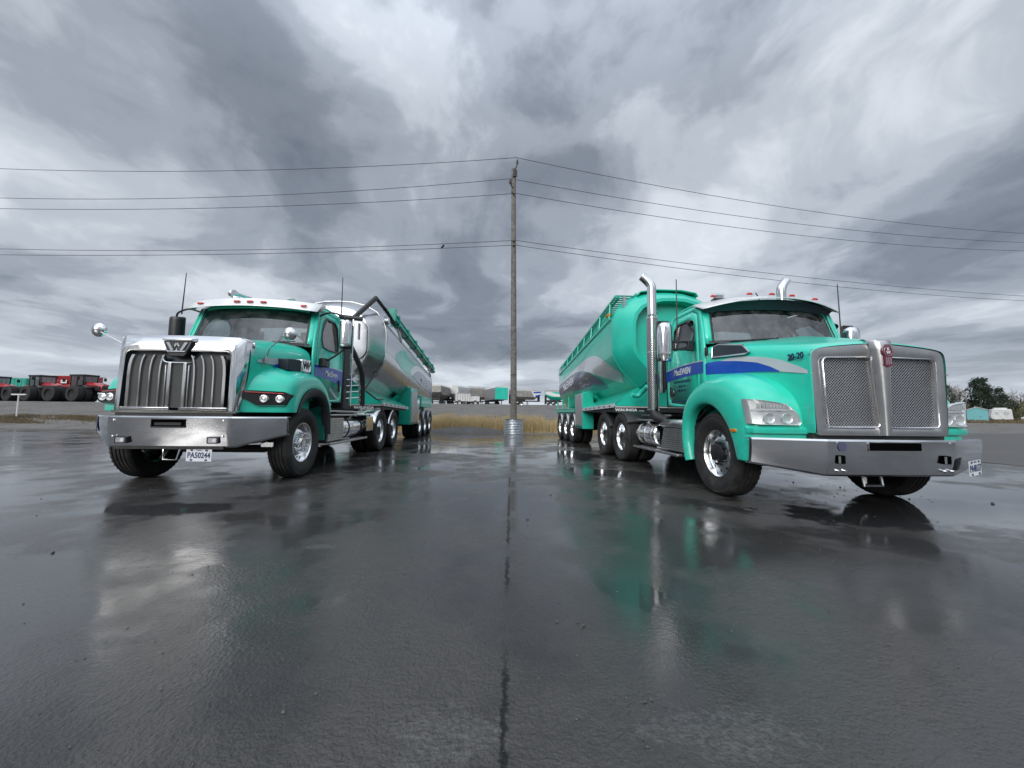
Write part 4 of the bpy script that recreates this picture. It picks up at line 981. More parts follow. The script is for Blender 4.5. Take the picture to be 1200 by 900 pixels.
mb.build('emblem_plate', 'maroon', em, smooth=20)
mb = MB(); pts = [(.046*cos(k*pi/12), -.013, .02+.046*sin(k*pi/12)) for k in range(25)]; mb.tube(pts, .003, 5, False)
for x in (-.022, 0, .022): mb.box(x-.004, x+.004, -.012, -.006, -.115, -.04)
for x in (-.018, 0, .018): mb.box(x-.004, x+.004, -.012, -.006, .078, .085)
mb.build('emblem_line', 'chrome', em)
text('K', 'lettering', 'white_ink', em, (0, -.012, .040), (R(90), 0, 0), .042, 'CENTER', .002, 1, 0, .001)
text('W', 'lettering', 'white_ink', em, (0, -.012, .005), (R(90), 0, 0), .042, 'CENTER', .002, 1, 0, .001)
hd = hood(r, [(.038, [(0, 1.785), (.38, 1.752), (.70, 1.716), (.750, 1.66), (.738, 1.4), (.73, 1.1), (.72, .83)]),
              (.05, [(0, 1.79), (.38, 1.760), (.71, 1.724), (.756, 1.66), (.752, 1.4), (.74, 1.1), (.73, .83)]),
              (.12, [(0, 1.83), (.38, 1.80), (.69, 1.76), (.745, 1.68), (.748, 1.4), (.74, 1.1), (.73, .83)]),
              (.50, [(0, 1.91), (.38, 1.89), (.70, 1.84), (.80, 1.77), (.815, 1.5), (.81, 1.1), (.80, .85)]),
              (.95, [(0, 2.00), (.40, 1.985), (.76, 1.93), (.87, 1.86), (.89, 1.55), (.89, 1.1), (.89, .9)]),
              (1.44, [(0, 2.075), (.44, 2.065), (.84, 2.01), (1.01, 1.96), (1.045, 1.75), (1.045, 1.2), (1.035, 1.0)]),
              (1.54, [(0, 2.06), (.44, 2.05), (.88, 2.0), (1.03, 1.97), (1.052, 1.78), (1.045, 1.2), (1.045, 1.0)]),
              (1.57, [(0, 2.04), (.44, 2.03), (.84, 1.99), (1.03, 1.96), (1.052, 1.78), (1.045, 1.2), (1.045, 1.0)])], 'teal')
# raised crown panel on the hood
mb = MB(); mb.loft([[(x, y, z) for x, z in P] for y, P in [(.20, [(-.12, 1.81), (0, 1.85), (.12, 1.81)]), (.6, [(-.34, 1.90), (0, 1.955), (.34, 1.90)]), (1.0, [(-.42, 1.975), (0, 2.045), (.42, 1.975)]), (1.4, [(-.5, 2.04), (0, 2.10), (.5, 2.04)])]], False); mb.build('hood_crown', 'teal', r, smooth=25)
for s in (-1, 1):
    lip = [(.56, .50), (.62, .71), (.74, .91), (.94, 1.09), (1.21, 1.17), (1.50, 1.09), (1.65, .88), (1.67, .62), (1.58, .37)]
    rowsF = [(1.12, lip), (1.225, lip),
             (1.262, [(.53, .495), (.59, .73), (.71, .94), (.92, 1.13), (1.21, 1.21), (1.53, 1.12), (1.70, .88), (1.72, .61), (1.64, .35)]),
             (1.268, [(.42, .49), (.47, .79), (.57, 1.05), (.82, 1.28), (1.20, 1.36), (1.60, 1.22), (1.76, .92), (1.765, .61), (1.68, .34)]),
             (1.255, [(.33, .49), (.345, .83), (.42, 1.12), (.74, 1.37), (1.16, 1.44), (1.60, 1.31), (1.79, .98), (1.785, .62), (1.69, .34)]),
             (1.19, [(.26, .50), (.265, .85), (.32, 1.20), (.60, 1.46), (1.05, 1.52), (1.55, 1.40), (1.82, 1.10), (1.80, .66), (1.70, .36)]),
             (1.02, [(.225, .50), (.225, .85), (.25, 1.19), (.48, 1.48), (1.00, 1.57), (1.52, 1.48), (1.86, 1.2), (1.86, .7), (1.76, .40)]),
             (.82, [(.195, .50), (.195, .85), (.20, 1.12), (.36, 1.40), (.95, 1.58), (1.50, 1.52), (1.88, 1.25), (1.88, .8), (1.8, .5)]),
             (.68, [(.16, .55), (.16, .85), (.16, 1.05), (.28, 1.30), (.90, 1.58), (1.48, 1.52), (1.88, 1.28), (1.88, .8), (1.8, .5)])]
    fender(r, s, rowsF, 'teal', 2, oc=(1.1, .5))
    mb = MB(); P = [(.70, .16), (.82, .195), (1.02, .225), (1.15, .25), (1.225, .29), (1.262, .36)]
    mb.loft([[(s*x, y-.022, .815), (s*(x+.006), y-.030, .845), (s*(x+.006), y-.030, .872), (s*x, y+.0, .888)] for x, y in P], False); mb.build('fender_lip', 'teal', r, smooth=30)
    pl = lambda x: .175+.14*(x-.65)+max(0, x-1.17)*.75
    hl = empty('headlight', (0, 0, 0), r)
    hp = [(1.275, 1.185), (1.262, 1.10), (1.245, .915), (1.18, .905), (.785, .902), (.768, .93), (.80, 1.03), (.87, 1.10), (.985, 1.148), (1.17, 1.175)]
    cx, cz = 1.03, 1.04
    def sc(P, k): return [(cx+(a-cx)*k, cz+(b_-cz)*k) for a, b_ in P]
    hp2 = []
    for i, p_ in enumerate(hp):
        q_ = hp[(i+1) % len(hp)]; hp2 += [p_, ((p_[0]+q_[0])/2, (p_[1]+q_[1])/2)]
    hp = hp2
    mb = MB(); mb.loft([[(s*a, pl(a)+.05, b_) for a, b_ in hp], [(s*a, pl(a)-.020, b_) for a, b_ in hp], [(s*a, pl(a)-.034, b_) for a, b_ in sc(hp, .97)], [(s*a, pl(a)-.030, b_) for a, b_ in sc(hp, .945)], [(s*a, pl(a)-.012, b_) for a, b_ in sc(hp, .91)], [(s*a, pl(a)-.010, b_) for a, b_ in sc(hp, .45)]], True, (True, True)); mb.build('headlight_bowl', 'reflector', hl, smooth=30)
    mb = MB(); mb.loft([[(s*a, pl(a)-.036, b_) for a, b_ in sc(hp, .965)], [(s*a, pl(a)-.042, b_) for a, b_ in sc(hp, .5)]], True, (False, True)); mb.build('headlight_lens', 'lens', hl, smooth=60)
    mb = MB()
    mb.loft([[(s*x, pl(x)-.010, 1.045), (s*x, pl(x)-.028, 1.06), (s*x, pl(x)-.010, 1.075)] for x in (.83, .95, 1.05, 1.15, 1.235)], False)
    for x, z, rr in ((.905, .975, .054), (1.085, .975, .054)): mb.lathe([(-.006, .0), (-.010, rr*.3), (-.014, rr*.6), (-.022, rr), (-.025, rr*1.06), (-.010, rr*1.1)], 24, (s*x, pl(x), z), 'Y')
    for k in range(9): mb.box(*sorted((s*(.90+.034*k), s*(.916+.034*k))), pl(.91+.034*k)-.026, pl(.91+.034*k)+.0, 1.09, 1.135)
    mb.build('reflector', 'reflector', hl, smooth=30)
    mb = MB(); mb.box(*sorted((s*1.25, s*1.278)), .50, .60, .815, .850); mb.build('side_marker', 'amber', r, bevel=.005)
    mb = MB(); mb.tube([(s*1.19, 1.10, 1.44), (s*1.215, 1.16, 1.435), (s*1.19, 1.24, 1.43)], [.012, .022, .012], 8); mb.build('turn_lamp', 'chrome', r)
    mb = MB(); mb.loft([[(s*.62, .3, .5), (s*.62, .55, .95), (s*.62, 1.2, 1.25), (s*.62, 1.7, 1.1), (s*.62, 1.75, .5)], [(s*1.14, .57, .5), (s*1.14, .73, .90), (s*1.14, 1.2, 1.15), (s*1.14, 1.65, .9), (s*1.14, 1.59, .5)]], False); mb.build('wheel_well', 'chassis', r, smooth=0, solid=.01)
    # vent with chrome frame
    vt = empty('hood_vent', (0, 0, 0), r)
    hx2 = lambda y, z: interp([(.05, .735), (.5, .812), (.95, .888), (1.47, 1.035)], y) - max(0, z-1.70)*.22*(1 if y > .3 else .6) + (max(0, 1.6-z)*.02)
    V = [(1.36, 1.795), (1.38, 1.935), (1.30, 1.965), (.92, 1.895), (.80, 1.79), (.86, 1.775)]
    mb = MB(); q = [(s*(hx2(y, z)+.026), y, z) for y, z in V]; mb.add(q, [tuple(range(6))]); mb.build('vent_screen', 'black_ink', vt, smooth=0, solid=(.03, 0))
    mb = MB(); q = [(s*(hx2(y, z)+.034), y, z) for y, z in V]; mb.tube(q+[q[0]], .012, 6, False); mb.build('vent_frame', 'chrome', vt)
    mb = MB(); mb.box(*sorted((s*1.04, s*1.075)), 1.40, 1.45, 1.83, 1.95); mb.build('hood_latch', 'black_plastic', r, bevel=.01)
    # stripes along hood and door
    band(r, 'side_band', 'silver_band', s, hx2, [(.02, 1.45), (.18, 1.54), (.40, 1.64), (.62, 1.70), (.95, 1.755), (1.47, 1.80)], [(.02, 1.44), (.15, 1.46), (.38, 1.50), (.60, 1.53), (.95, 1.55), (1.47, 1.57)], .007)
    band(r, 'side_band', 'blue_band', s, hx2, [(.40, 1.51), (.52, 1.575), (.70, 1.645), (.98, 1.70), (1.25, 1.735), (1.49, 1.75)], [(.40, 1.50), (.52, 1.515), (.70, 1.53), (.98, 1.545), (1.25, 1.56), (1.49, 1.57)], .011)
    side_text('20-20', 'navy_ink', r, s, .20, 1.645, .098, .012, .765, sx=.95, bold=.0015, ext=.004)
wp, X = cab(r, dict(base=(1.50, 2.04), top=(1.62, 2.54), roof=2.74, rear=2.68, floor=1.13, paint='teal', win=(2.07, 2.47), ) if False else dict(base=(1.50, 2.04), top=(1.66, 2.54), roof=2.74, rear=2.68, floor=1.13, paint='teal', win=(2.06, 2.47, 1.78, 2.44), handle=(1.30, 1.46)))
for s in (-1, 1):
    band(r, 'door_band', 'blue_band', s, lambda y, z: 1.05, [(1.52, 1.765), (1.8, 1.775), (2.2, 1.765), (2.67, 1.73)], [(1.52, 1.605), (1.8, 1.60), (2.2, 1.585), (2.67, 1.555)], .0065)
    band(r, 'door_band', 'silver_band', s, lambda y, z: 1.05, [(1.52, 1.785), (1.8, 1.79), (2.2, 1.778), (2.67, 1.742)], [(1.52, 1.765), (1.8, 1.775), (2.2, 1.765), (2.67, 1.73)], .007)
    side_text('MacEWEN', 'white_ink', r, s, 2.13, 1.68, .135, .0095, 1.05, sx=.86, shear=.2, bold=.004)
    side_text('MacEWEN AGRICENTRE INC.', 'navy_ink', r, s, 2.12, 1.525, .050, .0065, 1.05, sx=.82, bold=.0012)
    side_text('Maxville, ON', 'navy_ink', r, s, 2.14, 1.455, .050, .0065, 1.05, sx=.85, bold=.0012)
    side_text('1-800-267-7175', 'navy_ink', r, s, 2.15, 1.385, .050, .0065, 1.05, sx=.85, bold=.0012)
    side_text('Al Colvin Trucking Ltd', 'navy_ink', r, s, 2.08, 1.20, .038, .0065, 1.05, sx=.85, bold=.001) if False else None
    ov = MB(); ov.prism([(.085*cos(a*pi/12), .055*sin(a*pi/12)) for a in range(24)], lambda p: (s*1.058, 2.46+p[0], 1.36+p[1]), lambda p: (s*1.066, 2.46+p[0], 1.36+p[1])); ob = ov.build('oval_badge', 'black_ink', r, smooth=0)
    ov = MB(); ov.tube([(s*1.067, 2.46+.078*cos(a*pi/12), 1.36+.049*sin(a*pi/12)) for a in range(25)], .003, 5, False); ov.box(*sorted((s*1.064, s*1.068)), 2.41, 2.51, 1.352, 1.370); ov.build('badge_mark', 'chrome', ob)
    ov = MB(); ov.box(*sorted((s*1.055, s*1.060)), 2.43, 2.50, 1.205, 1.235); ov.box(*sorted((s*1.055, s*1.060)), 1.93, 1.98, 1.225, 1.25)
    for q in range(9): ov.box(*sorted((s*1.055, s*1.0585)), 2.02+.042*q, 2.052+.042*q, 1.208+.003*(q % 2), 1.226)
    ov.build('door_marks', 'navy_ink', r, smooth=0)
# visor: one deep curved aluminium blade with dark underside
vz = empty('sun_visor', (0, 0, 0), r)
def v2(t, k):
    return (t*1.03, lerp(1.36, 1.68, k)+.20*t*t*(1-k*.3), lerp(2.575, 2.69, k)+.10*(1-t*t)-.03*t*t)
mb = MB(); mb.loft([[v2(-1+2*i/20, k) for i in range(21)] for k in (-.12, 0, .3, .7, 1.0)], False); mb.build('visor_panel', ['bright_alu', 'black_ink'], vz, smooth=50, solid=.012, orient=(0, 2.2, 1.5))
mb = MB(); mb.loft([[(lerp(-1, 1, i/12)*.99, 1.40+.20*(lerp(-1, 1, i/12))**2, 2.565+.09*(1-lerp(-1, 1, i/12)**2)) for i in range(13)], [wp(-1+2*i/12, .93, .02) for i in range(13)]], False); mb.build('visor_underside', 'black_ink', vz, smooth=0)
mb = MB(); mb.loft([[wp(-1+2*i/12, k, -.03) for i in range(13)] for k in (.84, .93, 1.02)], False); mb.build('header_panel', 'black_ink', r, smooth=0)
for x in (-.78, -.26, .08, .40, .80):
    mb = MB(); y = 1.62+.1*x*x; z = 2.735+.06*(1-x*x); mb.tube([(x-.045, y, z), (x-.025, y, z+.012), (x+.025, y, z+.012), (x+.045, y, z)], [.008, .018, .018, .008], 8); mb.build('marker_light', 'red_lens', vz)
bc = empty('beacon', (-.63, 1.80, 2.76), r)
mb = MB(); mb.box(-.09, .09, -.05, .05, -.03, .0); mb.build('beacon_base', 'chassis', bc)
mb = MB(); mb.box(-.085, .085, -.045, .045, .0, .085); mb.build('beacon_lens', 'lens', bc, bevel=.012)
mb = MB(); mb.box(-.06, .06, -.03, .03, .0, .06); mb.build('beacon_core', 'grey_panel', bc)
mb = MB(); mb.tube([(.10, 1.9, 2.76), (.08, 1.9, 2.84), (.02, 1.88, 2.90)], .008, 5); mb.tube([(.62, 1.85, 2.72), (.86, 1.85, 2.72)], .035, 8); mb.build('roof_fitting', 'chassis', r)
for s in (-1, 1):
    st = empty('exhaust_stack', (s*1.21, 2.86, 0), r)
    mb = MB(); mb.tube(curve_pts([(0, 0, 2.70), (0, 0, 3.15), (0, .0, 3.28), (s*.03, .015, 3.36), (s*.10, .04, 3.45), (s*.15, .055, 3.50)], 4), .078, 18, False)
    mb.build('stack_pipe', 'chrome', st, smooth=60, solid=.006)
    mb = MB(); mb.lathe([(1.08, .078), (1.08, .096), (2.72, .096), (2.72, .078)], 36, axis='Z'); mb.build('heat_shield', 'perforated', st, smooth=60)
    mb = MB()
    for z in (1.09, 2.10, 2.72): mb.lathe([(z-.012, .097), (z-.012, .101), (z+.012, .101), (z+.012, .097)], 30, axis='Z')
    mb.build('shield_band', 'chrome', st)
    mb = MB(); mb.tube(curve_pts([(0, 0, 1.10), (s*-.02, -.05, .98), (s*-.15, -.2, .90)], 4), .085, 14); mb.build('stack_elbow', 'chassis', st, smooth=60)
    mm_ = empty('door_mirror', (0, 0, 0), r)
    mb = MB(); cx = s*1.47
    rings = []
    for z, k in ((1.80, .80), (1.84, .95), (1.92, 1), (2.20, 1), (2.29, .97), (2.35, .86), (2.38, .5)):
        rings.append([(cx+a*k, 1.80+b_*k, z) for a, b_ in [(-.105, .05), (-.11, 0), (-.09, -.05), (-.04, -.075), (.04, -.075), (.09, -.05), (.11, 0), (.105, .05)]])
    mb.loft(rings); mb.build('mirror_case', 'chrome', mm_, smooth=50)
    mb = MB(); mb.prism(rrect(cx-.10, cx+.10, 1.80, 2.42, .03), lambda p: (p[0], 1.85, p[1]), lambda p: (p[0], 1.875, p[1])); mb.build('mirror_frame', 'black_plastic', mm_, bevel=.008)
    mb = MB()
    for z in (1.98, 2.09): ab = MB(); ab.box(*sorted((s*1.12, s*1.40)), 1.775, 1.805, z-.018, z+.018); ab.build('mirror_arm', 'black_plastic', mm_, bevel=.008)
    mb.box(*sorted((s*1.05, s*1.14)), 1.76, 1.82, 1.96, 2.11); mb.build('mirror_bracket', 'black_plastic', mm_, bevel=.008)
    mb = MB(); mb.lathe([(-.02, .03), (.01, .05), (.03, .04), (.035, 0)], 16, (s*1.12, 1.70, 2.36), 'Y'); mb.build('spot_mirror', 'black_plastic', mm_)
    mb = MB(); mb.tube([(s*1.29, 1.79, 2.08), (s*1.28, 1.80, 3.05)], [.010, .007], 6); mb.lathe([(0, .018), (.05, .018), (.06, .01)], 8, (s*1.29, 1.79, 2.08), 'Z'); mb.build('antenna', 'black_plastic', mm_)
    # steps and tank
    sp = empty('side_step', (0, 0, 0), r)
    mb = MB(); mb.loft([[(s*.75, 1.88, .93), (s*1.12, 1.88, .93), (s*1.17, 1.88, .90), (s*1.17, 1.88, .83), (s*1.13, 1.88, .80)], [(s*.75, 2.70, .93), (s*1.12, 2.70, .93), (s*1.17, 2.70, .90), (s*1.17, 2.70, .83), (s*1.13, 2.70, .80)]], False); mb.build('upper_tread', 'brushed', sp, smooth=25, solid=.01)
    mb = MB()
    for q in range(11): z = .765-.032*q; mb.box(*sorted((s*1.04, s*(1.13+.005*q))), 1.86, 2.66-.0*q, z, z+.026)
    mb.build('step_panel', 'brushed', sp, bevel=.004)
    mb = MB(); mb.box(*sorted((s*.70, s*1.09)), 1.88, 2.60, .42, .9); mb.build('battery_box', 'chassis', sp)
    mb = MB(); mb.box(*sorted((s*1.02, s*1.26)), 1.92, 3.72, .375, .412); mb.build('lower_tread', 'brushed', sp, bevel=.008)
    tk = empty('fuel_tank', (0, 0, 0), r)
    mb = MB(); mb.lathe([(2.95, 0), (2.95, .18), (2.97, .21), (3.0, .215), (3.78, .215), (3.84, .20), (3.88, .14), (3.89, 0)], 32, (s*.96, 0, .645), 'Y'); mb.build('tank_shell', 'chrome', tk, smooth=40)
    mb = MB()
    for y in (3.10, 3.40, 3.68): mb.lathe([(y-.018, .217), (y-.018, .225), (y+.018, .225), (y+.018, .217)], 32, (s*.96, 0, .645), 'Y')
    mb.build('tank_strap', 'brushed', tk)
    mb = MB(); mb.box(*sorted((s*.72, s*1.12)), 2.95, 3.9, .885, .915); mb.tube([(s*1.1, 3.2, .8), (s*1.17, 3.2, .87)], .04, 12); mb.build('tank_top', 'brushed', tk, bevel=.006)
    for ya, a0, a1 in ((4.62, 35, 150), (5.92, 20, 115)):
        mb = MB(); rows = []
        for q in range(22):
            a = R(lerp(a0, a1, q/21)); rows.append([(s*x, ya-.56*cos(a), .52+.56*sin(a)+dz_) for x, dz_ in ((.70, 0), (1.19, 0), (1.215, -.035))])
        mb.loft(rows, False); mb.build('wheel_fender', 'black_plastic', r, smooth=60, solid=.008)
mb = MB(); mb.box(-.9, .9, 2.85, 4.2, .98, 1.01); mb.build('deck_plate', 'brushed', r)
for a_ in (-1.0, .78): mb = MB(); mb.box(a_, a_+.22, 2.78, 2.90, 1.45, 2.45); mb.build('headache_box', 'chassis', r, bevel=.02)
mb = MB()
for x in (-.2, 0, .2): mb.tube(curve_pts([(x, 2.72, 1.6), (x+.05, 3.0, 1.3), (x+.1, 3.7, 1.25), (x, 4.3, 1.5)], 5), .018, 6)
mb.build('air_line', 'hose', r, smooth=60)

# ================================================================== TRAILERS
RAKE = .085
PROF = [(0, 3.90), (.35, 3.885), (.70, 3.80), (.98, 3.64), (1.16, 3.42), (1.235, 3.18), (1.25, 2.95), (1.25, 2.48), (1.21, 2.28), (1.08, 2.06), (.86, 1.82), (.64, 1.62)]
def tank_trailer(root, tank_mat, low_mat, ax, y_end, style):
    r = root
    full = mirror_pts(PROF)
    cz = 2.75
    def ring(y, sc, dz=0): return [(x*sc, y, cz+(z-cz)*sc-RAKE*max(y, 0)+dz) for x, z in full]
    mb = MB(); ys_ = [0, .03]+[y_end*k/8 for k in range(1, 9)]
    mb.loft([ring(y, 1) for y in ys_], True, (False, False)); mb.loft([ring(y_end, 1), ring(y_end+.12, .96), ring(y_end+.25, .85), ring(y_end+.30, .6)], True, (False, True))
    tank = mb.build('tank_barrel', tank_mat, r, smooth=38)
    mb = MB()
    if style == 'left': mb.loft([ring(0, 1), ring(-.06, .985), ring(-.26, .88), ring(-.45, .79), ring(-.48, .76)], True, (False, True))
    else: mb.loft([ring(0, 1), ring(-.06, .985), ring(-.24, .90), ring(-.40, .80), ring(-.45, .76), ring(-.45, .70), ring(-.20, .68)], True, (False, True))
    mb.build('tank_front', tank_mat, r, smooth=30)
    for y in ([.0] if style == 'right' else [.0, y_end]):
        mb = MB(); q = [(x*1.003, y+.012, cz+(z-cz)*1.003-RAKE*y) for x, z in full]; mb.tube(q, .014, 5, False); mb.build('seam_ring', low_mat if style == 'right' else tank_mat, r, smooth=60)
    # spine walkway and hatches
    mb = MB(); mb.loft([[(-.30, y, 3.90-RAKE*y), (-.30, y, 3.96-RAKE*y), (.30, y, 3.96-RAKE*y), (.30, y, 3.90-RAKE*y)] for y in (.3, y_end-.2)]); mb.build('roof_walkway', low_mat, r)
    for k in range(4):
        y = 1.0+k*(y_end-1.6)/3.2; mb = MB(); mb.lathe([(0, .26), (.05, .27), (.07, .24), (.09, 0)], 24, (0, y, 3.95-RAKE*y), 'Z'); mb.build('hatch', 'galvanised', r)
    # hopper underside flaring to the deck
    mb = MB()
    mb.loft([[(-1.25, y, 1.23-.02*y), (-.66, y, 1.64-RAKE*y*.6), (.66, y, 1.64-RAKE*y*.6), (1.25, y, 1.23-.02*y)] for y in (.02, 1.2, 2.4, 3.0)], False)
    mb.add([(-1.25, .02, 1.20), (-.66, .02, 1.64), (.66, .02, 1.64), (1.25, .02, 1.20)], [(0, 1, 2, 3)])
    mb.loft([[(-.95, y, 1.80-RAKE*y), (-.42, y, 1.02), (.42, y, 1.02), (.95, y, 1.80-RAKE*y)] for y in (2.6, y_end)], False)
    mb.build('hopper', low_mat, r, smooth=0, solid=.01)
    for s in (-1, 1):
        mb = MB(); mb.loft([[(s*1.262, y, 1.16-.022*y), (s*1.262, y, 1.245-.022*y), (s*1.21, y, 1.26-.022*y), (s*1.21, y, 1.16-.022*y)] for y in (.0, 3.0)]); mb.build('deck_rail', 'silver_band', r)
    mb = MB()
    for s in (-1, 1):
        for k in range(6): y = .25+.45*k; mb.box(*sorted((s*1.262, s*1.267)), y-.05, y+.05, 1.185-.022*y, 1.222-.022*y)
    mb.build('rail_slot', 'black_ink', r)
    mb = MB(); mb.box(-1.24, 1.24, -.02, .06, 1.05, 1.19); mb.box(-1.2, 1.2, .06, 3.0, 1.06, 1.15); mb.box(-.5, -.35, .3, y_end-.1, .95, 1.15); mb.box(.35, .5, .3, y_end-.1, .95, 1.15); mb.build('trailer_frame', 'chassis', r)
    np_ = MB(); np_.box(-1.22, 1.22, -.026, -.02, 1.165, 1.188)
    npo = np_.build('reflector_strip', 'white_plastic', r)
    s0 = 1 if style == 'left' else -1
    for s in (-1, 1):
        text('WALINGA', 'lettering', 'white_ink', r, (s*.86-.10, -.024, 1.105), (R(90), 0, 0), .088, 'CENTER', .002, 1.25, 0, .004)
        text('.com', 'lettering', 'white_ink', r, (s*.86+.25, -.024, 1.092), (R(90), 0, 0), .06, 'CENTER', .002, 1.1, 0, .001)
    # wheels
    for a in ax:
        for s in (-1, 1): dual_wheel(r, (s*1.075, a, .52), s)
    mb = MB()
    for a in ax:
        mb.tube([(-1.0, a, .52), (1.0, a, .52)], .075, 10); mb.box(-.6, .6, a-.08, a+.08, .55, .95)
    mb.build('axle', 'chassis', r)
    mb = MB()
    for s in (-1, 1): mb.box(*sorted((s*.55, s*.65)), 3.05, 3.18, .25, 1.1); mb.box(*sorted((s*.50, s*.70)), 3.0, 3.24, .22, .25)
    mb.build('landing_leg', 'chassis', r)
    for s in (-1, 1):
        if style == 'left':
            bx = empty('equipment_box', (0, 0, 0), r)
            mb = MB(); mb.box(*sorted((s*.84, s*1.245)), 3.42, 4.62, .57, 1.86); mb.build('box_body', low_mat, bx, bevel=.012)
            mb = MB(); mb.box(*sorted((s*1.246, s*1.262)), 3.50, 4.56, .64, 1.74); mb.build('box_door', 'grey_panel', bx, bevel=.006)
            mb = MB(); mb.box(*sorted((s*1.262, s*1.27)), 3.55, 4.5, .60, .63); mb.build('box_step', 'black_ink', bx)
            mb = MB(); mb.box(*sorted((s*.90, s*1.25)), 4.68, 5.02, .57, 1.50); mb.build('tool_cabinet', 'chrome', r, bevel=.01)
            mb = MB(); mb.box(*sorted((s*.90, s*1.24)), 5.55, 8.2, 1.22, 1.66); mb.box(*sorted((s*.90, s*1.2)), 5.1, 5.5, 1.24, 1.60); mb.build('side_box', low_mat, r, bevel=.012)
        else:
            bx = empty('equipment_box', (0, 0, 0), r)
            mb = MB(); mb.loft([[(s*.90, 3.0, .55), (s*1.245, 3.0, .55), (s*1.245, 3.0, 1.66), (s*.90, 3.0, 1.74)], [(s*.90, 4.02, .55), (s*1.245, 4.02, .55), (s*1.245, 4.02, 1.66), (s*.90, 4.02, 1.74)]]); mb.build('box_body', low_mat, bx, bevel=.012)
            mb = MB(); mb.box(*sorted((s*1.246, s*1.262)), 3.07, 3.96, .66, 1.62); mb.build('box_door', 'grey_panel', bx, bevel=.006)
            mb = MB()
            for q in range(3): mb.box(*sorted((s*1.25, s*1.275)), 3.12+.3*q, 3.24+.3*q, .57, .63)
            mb.build('box_step', 'black_ink', bx)
            mb = MB(); mb.loft([[(s*1.252, y, 1.07), (s*1.252, y, 1.18), (s*.6, y, 1.20)] for y in (4.1, 7.75)], False); mb.build('deck_side', low_mat, r, smooth=0, solid=.01)
            mb = MB(); mb.tube([(s*1.255, 4.1, 1.19), (s*1.255, 7.75, 1.19)], .015, 6)
            for y in (4.15, 5.3, 6.5, 7.7): mb.tube([(s*1.2, y, 1.0), (s*1.2, y, 1.85-RAKE*y*.5)], .03, 6)
            mb.build('deck_edge', low_mat, r)
        mats_f = 'grey_panel' if style == 'left' else 'silver_band'
        for a in ax:
            mb = MB(); mb.loft([[(s*x, a-.575*cos(t), .52+.575*sin(t)) for x in (.72, 1.225)] for t in [R(10+160*q/16) for q in range(17)]], False); mb.build('wheel_fender', mats_f, r, smooth=60, solid=.008)
    # rear frame and lamps
    mb = MB(); mb.box(-1.2, 1.2, y_end+.1, y_end+.25, .62, .78); mb.box(-.9, -.8, y_end+.1, y_end+.2, .78, 1.2); mb.box(.8, .9, y_end+.1, y_end+.2, .78, 1.2); mb.build('rear_bumper', 'galvanised', r)
    mb = MB(); mb.box(-1.15, -.9, y_end+.25, y_end+.27, .66, .74); mb.box(.9, 1.15, y_end+.25, y_end+.27, .66, .74); mb.build('tail_lamp', 'red_lens', r)
    return tank

def tank_x(y, z):
    zz = z+RAKE*y
    for a, b_ in zip(PROF, PROF[1:]):
        if zz >= b_[1]: return lerp(a[0], b_[0], (a[1]-zz)/(a[1]-b_[1]+1e-9))
    return PROF[-1][0]
TL = empty('tank_trailer', (-4.05, 10.2, 0))
tag(TL, 'polished silver feed tank trailer with folded teal auger, behind the truck with barred grille', 'tanker trailer', 'feed tank trailers coupled to the teal trucks')
tank_trailer(TL, 'polished_tank', 'teal_trailer', (5.55, 6.75, 7.95), 8.0, 'left')
r = TL
for s in (-1, 1):
    zc = lambda y, z: z-RAKE*y
    band(r, 'tank_graphic', 'silver_band', s, tank_x, [(.12, zc(.12, 3.30)), (4, zc(4, 3.28)), (7.98, zc(7.98, 3.24))], [(.12, zc(.12, 2.62)), (4, zc(4, 2.56)), (7.98, zc(7.98, 2.50))], .003)
    band(r, 'tank_graphic', 'teal_trailer', s, tank_x, [(1.1, zc(1.1, 2.80)), (1.9, zc(1.9, 3.10)), (2.8, zc(2.8, 3.26)), (4.2, zc(4.2, 3.26)), (5.4, zc(5.4, 3.22))], [(1.1, zc(1.1, 2.62)), (1.9, zc(1.9, 2.50)), (2.9, zc(2.9, 2.50)), (3.9, zc(3.9, 2.50)), (4.6, zc(4.6, 2.50))], .006)
    band(r, 'tank_graphic', 'silver_band', s, tank_x, [(3.1, zc(3.1, 2.66)), (3.8, zc(3.8, 3.0)), (4.6, zc(4.6, 3.16)), (6, zc(6, 3.20)), (7.98, zc(7.98, 3.20))], [(3.1, zc(3.1, 2.60)), (4.1, zc(4.1, 2.56)), (5.0, zc(5.0, 2.7)), (6, zc(6, 3.02)), (7.98, zc(7.98, 3.06))], .009)
    band(r, 'tank_graphic', 'slate_band', s, tank_x, [(3.6, zc(3.6, 2.62)), (4.3, zc(4.3, 2.90)), (5.2, zc(5.2, 3.02)), (6.4, zc(6.4, 3.04)), (7.98, zc(7.98, 3.02))], [(3.6, zc(3.6, 2.57)), (4.4, zc(4.4, 2.52)), (5.2, zc(5.2, 2.50)), (6.4, zc(6.4, 2.50)), (7.98, zc(7.98, 2.50))], .012)
    o = side_text('MacEWEN', 'white_ink', r, s, 6.1, 2.76-RAKE*6.1, .42, .016, 1.25, sx=1.2, shear=.2, bold=.01)
    o.rotation_euler = (R(90)-(0), 0, R(90)*s); o.rotation_euler.rotate_axis('Z', -s*RAKE) if True else None
